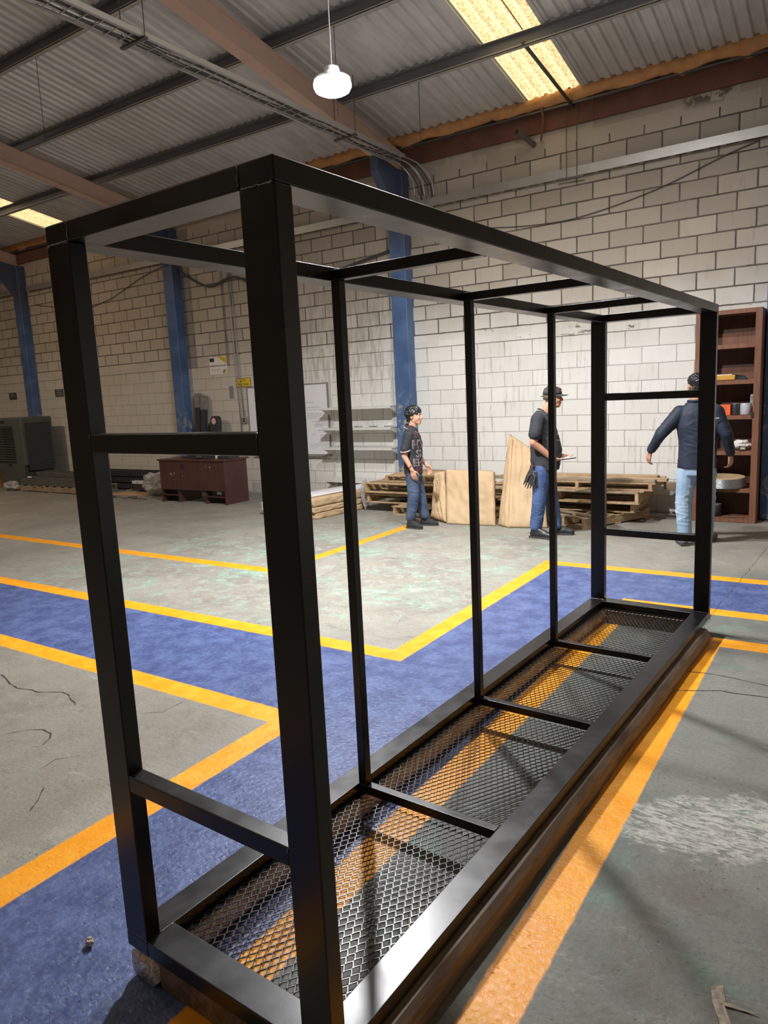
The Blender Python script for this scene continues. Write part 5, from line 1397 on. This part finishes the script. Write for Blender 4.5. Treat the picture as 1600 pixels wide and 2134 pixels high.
for sx, fy in ((1, -0.085), (-1, 0.10)):
    limb(b, [(sx * 0.075, 0, 0.86), (sx * 0.105, fy * 0.5, 0.48), (sx * 0.11, fy, 0.11)], [0.07, 0.055, 0.04])
organic(b, 'body', sk2, p2, 0.005, 4)
face_detail(hx, p2, M['hair'])
m = MB(); m.xf = hx; m.oval([(0, -0.018, -0.045, 0.060, 0.072), (0, -0.014, 0.0, 0.0745, 0.090), (0, -0.012, 0.04, 0.0755, 0.095)], 24)
# short hair only behind and beside the ears
R = []
for z, rx, ry in ((-0.012, 0.0730, 0.0955), (0.012, 0.0748, 0.0968), (0.045, 0.0755, 0.0975)):
    R.append([(rx * math.cos(a), ry * math.sin(a) - 0.014, z) for a in [math.radians(185 + i * 17) for i in range(11)]])
m = MB(); m.xf = hx; m.rings(R, cap=False, closed=False); o = m.build('hair', simple('short_stubble', (0.09, 0.055, 0.04), 0.8, 0, 0.3, 200), p2, True); q = o.modifiers.new('s', 'SOLIDIFY'); q.thickness = 0.003
capm = cloth('charcoal_cap_cotton', (0.035, 0.034, 0.038), (0.055, 0.053, 0.058))
m = MB(); m.xf = hx @ Matrix.Rotation(math.radians(-3), 4, 'X')
m.oval([(0, -0.012, 0.040, 0.0825, 0.104), (0, -0.012, 0.075, 0.0825, 0.103), (0, -0.014, 0.108, 0.070, 0.088), (0, -0.016, 0.130, 0.046, 0.056), (0, -0.018, 0.141, 0.012, 0.014)], 28)
capo = m.build('cap', capm, p2, True)
R = []
for i in range(13):
    a = math.radians(12 + i * 13); c_, s2 = math.cos(a), math.sin(a); dz = -0.020 * abs(c_) ** 1.5
    R.append([(0.080 * c_, 0.100 * s2 - 0.014, 0.050 + dz * 0.3), (0.080 * c_ * 0.97, 0.100 * s2 * 1.0 + 0.075 * s2 ** 0.8 - 0.014, 0.046 + dz)])
m = MB(); m.xf = hx @ Matrix.Rotation(math.radians(-3), 4, 'X'); m.rings(R, cap=False, closed=False); o = m.build('brim', capm, capo, True); q = o.modifiers.new('s', 'SOLIDIFY'); q.thickness = 0.004
m = MB(); m.xf = hx; m.tube([(0.02, -0.114, 0.030), (0.0, -0.128, 0.026), (-0.02, -0.114, 0.030)], 0.008, 8); m.build('cap_strap', M['green'], capo, True)
M['orange_emb'] = simple('orange_embroidery', (0.80, 0.12, 0.05), 0.6)
m = MB(); m.xf = hx
P = []
for i in range(22):
    t_ = i / 21; z = 0.072 + 0.052 * t_; rr = 1 - 0.45 * max(0, (z - 0.09) / 0.045) ** 1.4; x = 0.020 * math.sin(t_ * 11)
    P.append((x, 0.096 * rr - 0.008, z + 0.002))
m.tube(P, 0.0042, 6); m.build('embroidery', M['orange_emb'], capo, True)
tee = cloth('black_tshirt_cotton', (0.020, 0.022, 0.028), (0.036, 0.038, 0.046))
s = MB()
s.oval([(0, 0.018, 0.79, 0.175, 0.160), (0, 0.022, 0.90, 0.178, 0.172), (0, 0.030, 1.02, 0.175, 0.182), (0, 0.018, 1.15, 0.178, 0.165), (0, 0.0, 1.29, 0.185, 0.142), (0, -0.012, 1.38, 0.170, 0.112), (0, -0.02, 1.44, 0.115, 0.085), (0, -0.012, 1.475, 0.075, 0.068)])
limb(s, [(0.168, -0.026, 1.375), (0.226, -0.046, 1.215)], [0.082, 0.075]); limb(s, [(-0.158, -0.01, 1.375), (-0.222, -0.03, 1.205)], [0.080, 0.078])
shirt = organic(s, 't_shirt', tee, p2, 0.008, 4, wr(0.0055, 7, 2))
dv = Vector((-0.62, -0.78, 0.0)); og = Vector((0.02, 0.17, 0)) - dv * 0.6
decal('Tad', 0.075, shirt, og + Vector((0, 0.0, 1.215)), dv, (0, 0.05, 1), M['white_trim'], p2)
decal('\u2022 \u2022 \u2022 \u2022', 0.05, shirt, og + Vector((0, 0, 1.30)), dv, (0, 0.05, 1), M['white_trim'], p2)
decal('\u2022 \u2022 \u2022 \u2022', 0.05, shirt, og + Vector((0, 0, 1.13)), dv, (0, 0.05, 1), M['white_trim'], p2)
MB().tube([(0.062 * math.cos(a), 0.058 * math.sin(a) - 0.006, 1.482 + 0.012 * -math.sin(a)) for a in [2 * PI * j / 24 for j in range(25)]], 0.006, 6).build('collar', tee, p2, True)
jn2 = cloth('mid_blue_denim', (0.030, 0.060, 0.16), (0.080, 0.14, 0.30), 0.85, 5.0)
s = MB(); s.oval([(0, 0.01, 0.74, 0.155, 0.135), (0, 0.01, 0.85, 0.165, 0.145), (0, 0.01, 0.93, 0.155, 0.13)])
limb(s, [(0.082, 0, 0.80), (0.100, -0.035, 0.46), (0.105, -0.075, 0.13)], [0.105, 0.082, 0.074]); limb(s, [(-0.082, 0.02, 0.80), (-0.10, 0.06, 0.46), (-0.105, 0.11, 0.13)], [0.105, 0.082, 0.074])
organic(s, 'jeans', jn2, p2, 0.008, 3, lambda p: wr(0.005 + 0.007 * max(0, 0.38 - p.z) * 3, 11, 7)(p))
boot = simple('black_leather', (0.018, 0.018, 0.02), 0.45)
shoe('shoe', boot, sole_m, p2, (0.108, -0.125, 0), -0.25, 1.12); shoe('shoe', boot, sole_m, p2, (-0.108, 0.05, 0), 0.1, 1.12)
t = thing('work_glove', 'black work glove hanging from the back pocket of the man in the cap', 'glove', p2.location + Vector((0, 0, 0)), ang)
g_ = MB(); hand(g_, (0.165, -0.105, 0.79), (0.05, -0.30, -1), (0.9, -0.1, 0), (0.1, 1, 0), 1.18, 0.2, 0.25); hand(g_, (0.170, -0.075, 0.785), (0.02, 0.02, -1), (0.9, -0.1, 0), (0.1, -1, 0), 1.15, 0.25, 0.15)
g_.capsule((0.15, -0.10, 0.83), 0.030, (0.155, -0.105, 0.775), 0.036)
organic(g_, 'glove', M['soft_black'], t, 0.005, 2)
MB().tube([(0.146, -0.098, 0.845), (0.148, -0.100, 0.838)], 0.034, 14).build('cuff', M['red_trim'], t, True)
t = thing('tablet', 'thin grey tablet held level at the waist by the man in the cap', 'tablet', p2.location, ang)
MB().bar((0.10, 0.16, 0.915), (-0.06, 0.315, 0.925), 0.16, 0.010).build('case', M['soft_black'], t, False, 0.003)
MB().bar((0.09, 0.165, 0.9215), (-0.05, 0.31, 0.9315), 0.14, 0.002).build('screen', M['profile_white'], t)

# --- the man in the navy shirt, seen from behind --------------------------------------------------
sk3 = skin_mat('brown_skin', (0.40, 0.20, 0.13), (0.48, 0.26, 0.17))
ang = math.radians(100.0) - PI / 2
p3 = thing('person', 'man in a navy shirt and light jeans seen from behind with both arms held out', 'person', (0.396, 6.857, 0), ang)
b = MB()
hx = head(b, (-0.045, 0.035, 1.675), math.radians(28), 0.05, 1.02)
b.capsule((-0.03, -0.01, 1.47), 0.060, (-0.04, 0.015, 1.60), 0.058)
b.oval([(-0.02, 0, 0.92, 0.13, 0.09), (-0.01, 0, 1.1, 0.14, 0.10), (-0.02, 0, 1.35, 0.16, 0.11), (-0.03, 0, 1.47, 0.11, 0.08)])
ls, le, lw = (-0.215, -0.01, 1.42), (-0.365, -0.06, 1.185), (-0.470, 0.03, 1.005)
rs, re, rw = (0.170, 0.0, 1.42), (0.255, -0.05, 1.18), (0.305, 0.04, 0.955)
limb(b, [ls, le, lw], [0.05, 0.042, 0.029]); limb(b, [rs, re, rw], [0.05, 0.042, 0.029])
hand(b, lw, (-0.25, 0.15, -1), (0.75, 0.5, -0.1), (0.1, 1, 0), 1.02, 0.85); hand(b, rw, (0.05, 0.15, -1), (-0.8, 0.5, 0), (-0.3, 0.8, 0), 1.02, 1.0)
for sx, kx, ax, fy in ((-1, -0.135, -0.115, 0.0), (1, 0.10, 0.10, 0.22)):
    limb(b, [(-0.02 + sx * 0.09, 0, 0.90), (kx, 0.02 + fy * 0.6, 0.48), (ax, fy, 0.11)], [0.08, 0.055, 0.04])
organic(b, 'body', sk3, p3, 0.005, 4)
face_detail(hx, p3, M['hair'])
h = MB(); random.seed(12)
h.ell((0, -0.022, 0.045), (0.079, 0.094, 0.080), 16, 10)
for i in range(150):
    a = random.uniform(0, 2 * PI); e_ = random.uniform(-0.1, 1) * PI / 2; p = Vector((math.cos(a) * math.cos(e_) * 0.074, math.sin(a) * math.cos(e_) * 0.092 - 0.02, math.sin(e_) * 0.080 + 0.045))
    if p.y > 0.035 and p.z < 0.075: continue
    h.ell(p, (0.012,) * 3, 7, 5)
for i in range(60):
    a = random.uniform(PI * 1.1, PI * 1.9); h.ell((math.cos(a) * 0.066, math.sin(a) * 0.084 - 0.016, random.uniform(-0.045, 0.04)), (0.012,) * 3, 7, 5)
h2 = MB(); h2.xf = hx; h2.add(h.v, h.f); organic(h2, 'hair', M['hair'], p3, 0.005, 2, lambda p: 0.002 * noise.noise(p * 120))
navy = cloth('navy_work_shirt', (0.007, 0.012, 0.027), (0.012, 0.021, 0.043), 0.7)
s = MB()
s.oval([(-0.012, 0.0, 0.83, 0.190, 0.140), (-0.010, 0, 0.95, 0.185, 0.138), (-0.005, 0, 1.10, 0.190, 0.138), (-0.012, -0.005, 1.28, 0.208, 0.138), (-0.02, -0.01, 1.39, 0.200, 0.118), (-0.03, -0.012, 1.455, 0.150, 0.092), (-0.035, -0.008, 1.51, 0.082, 0.072)])
limb(s, [(-0.185, -0.01, 1.405), (-0.365, -0.06, 1.19), (-0.462, 0.018, 1.028)], [0.084, 0.062, 0.044]); limb(s, [(0.150, -0.005, 1.405), (0.258, -0.05, 1.18), (0.302, 0.03, 0.985)], [0.084, 0.064, 0.046])
shirt = organic(s, 'work_shirt', navy, p3, 0.008, 4, wr(0.008, 7, 11))
MB().tube([(-0.035 + 0.072 * math.cos(a), 0.064 * math.sin(a) - 0.002, 1.525) for a in [2 * PI * j / 24 for j in range(25)]], [0.014] * 25, 8).build('collar', navy, p3, True)
m = MB(); m.bar((0.115, -0.135, 1.345), (0.185, -0.118, 1.35), 0.004, 0.008); m.build('reflective_strip', M['white_trim'], p3)
jn3 = cloth('light_blue_denim', (0.20, 0.32, 0.47), (0.36, 0.48, 0.62), 0.85, 4.0)
s = MB(); s.oval([(-0.015, 0.0, 0.76, 0.165, 0.125), (-0.015, 0, 0.86, 0.172, 0.128), (-0.015, 0, 0.93, 0.160, 0.118)])
limb(s, [(-0.100, 0, 0.82), (-0.132, 0.02, 0.46), (-0.115, 0.005, 0.12)], [0.105, 0.085, 0.072]); limb(s, [(0.075, 0.02, 0.82), (0.098, 0.13, 0.46), (0.10, 0.21, 0.12)], [0.105, 0.085, 0.072])
organic(s, 'jeans', jn3, p3, 0.008, 3, lambda p: wr(0.008 + 0.006 * max(0, 0.6 - p.z), 10, 5)(p))
grey_sh = simple('grey_suede', (0.12, 0.12, 0.125), 0.85)
shoe('shoe', grey_sh, sole_m, p3, (-0.115, -0.05, 0), 0.25, 1.1); shoe('shoe', grey_sh, sole_m, p3, (0.105, 0.17, 0), -0.3, 1.1)
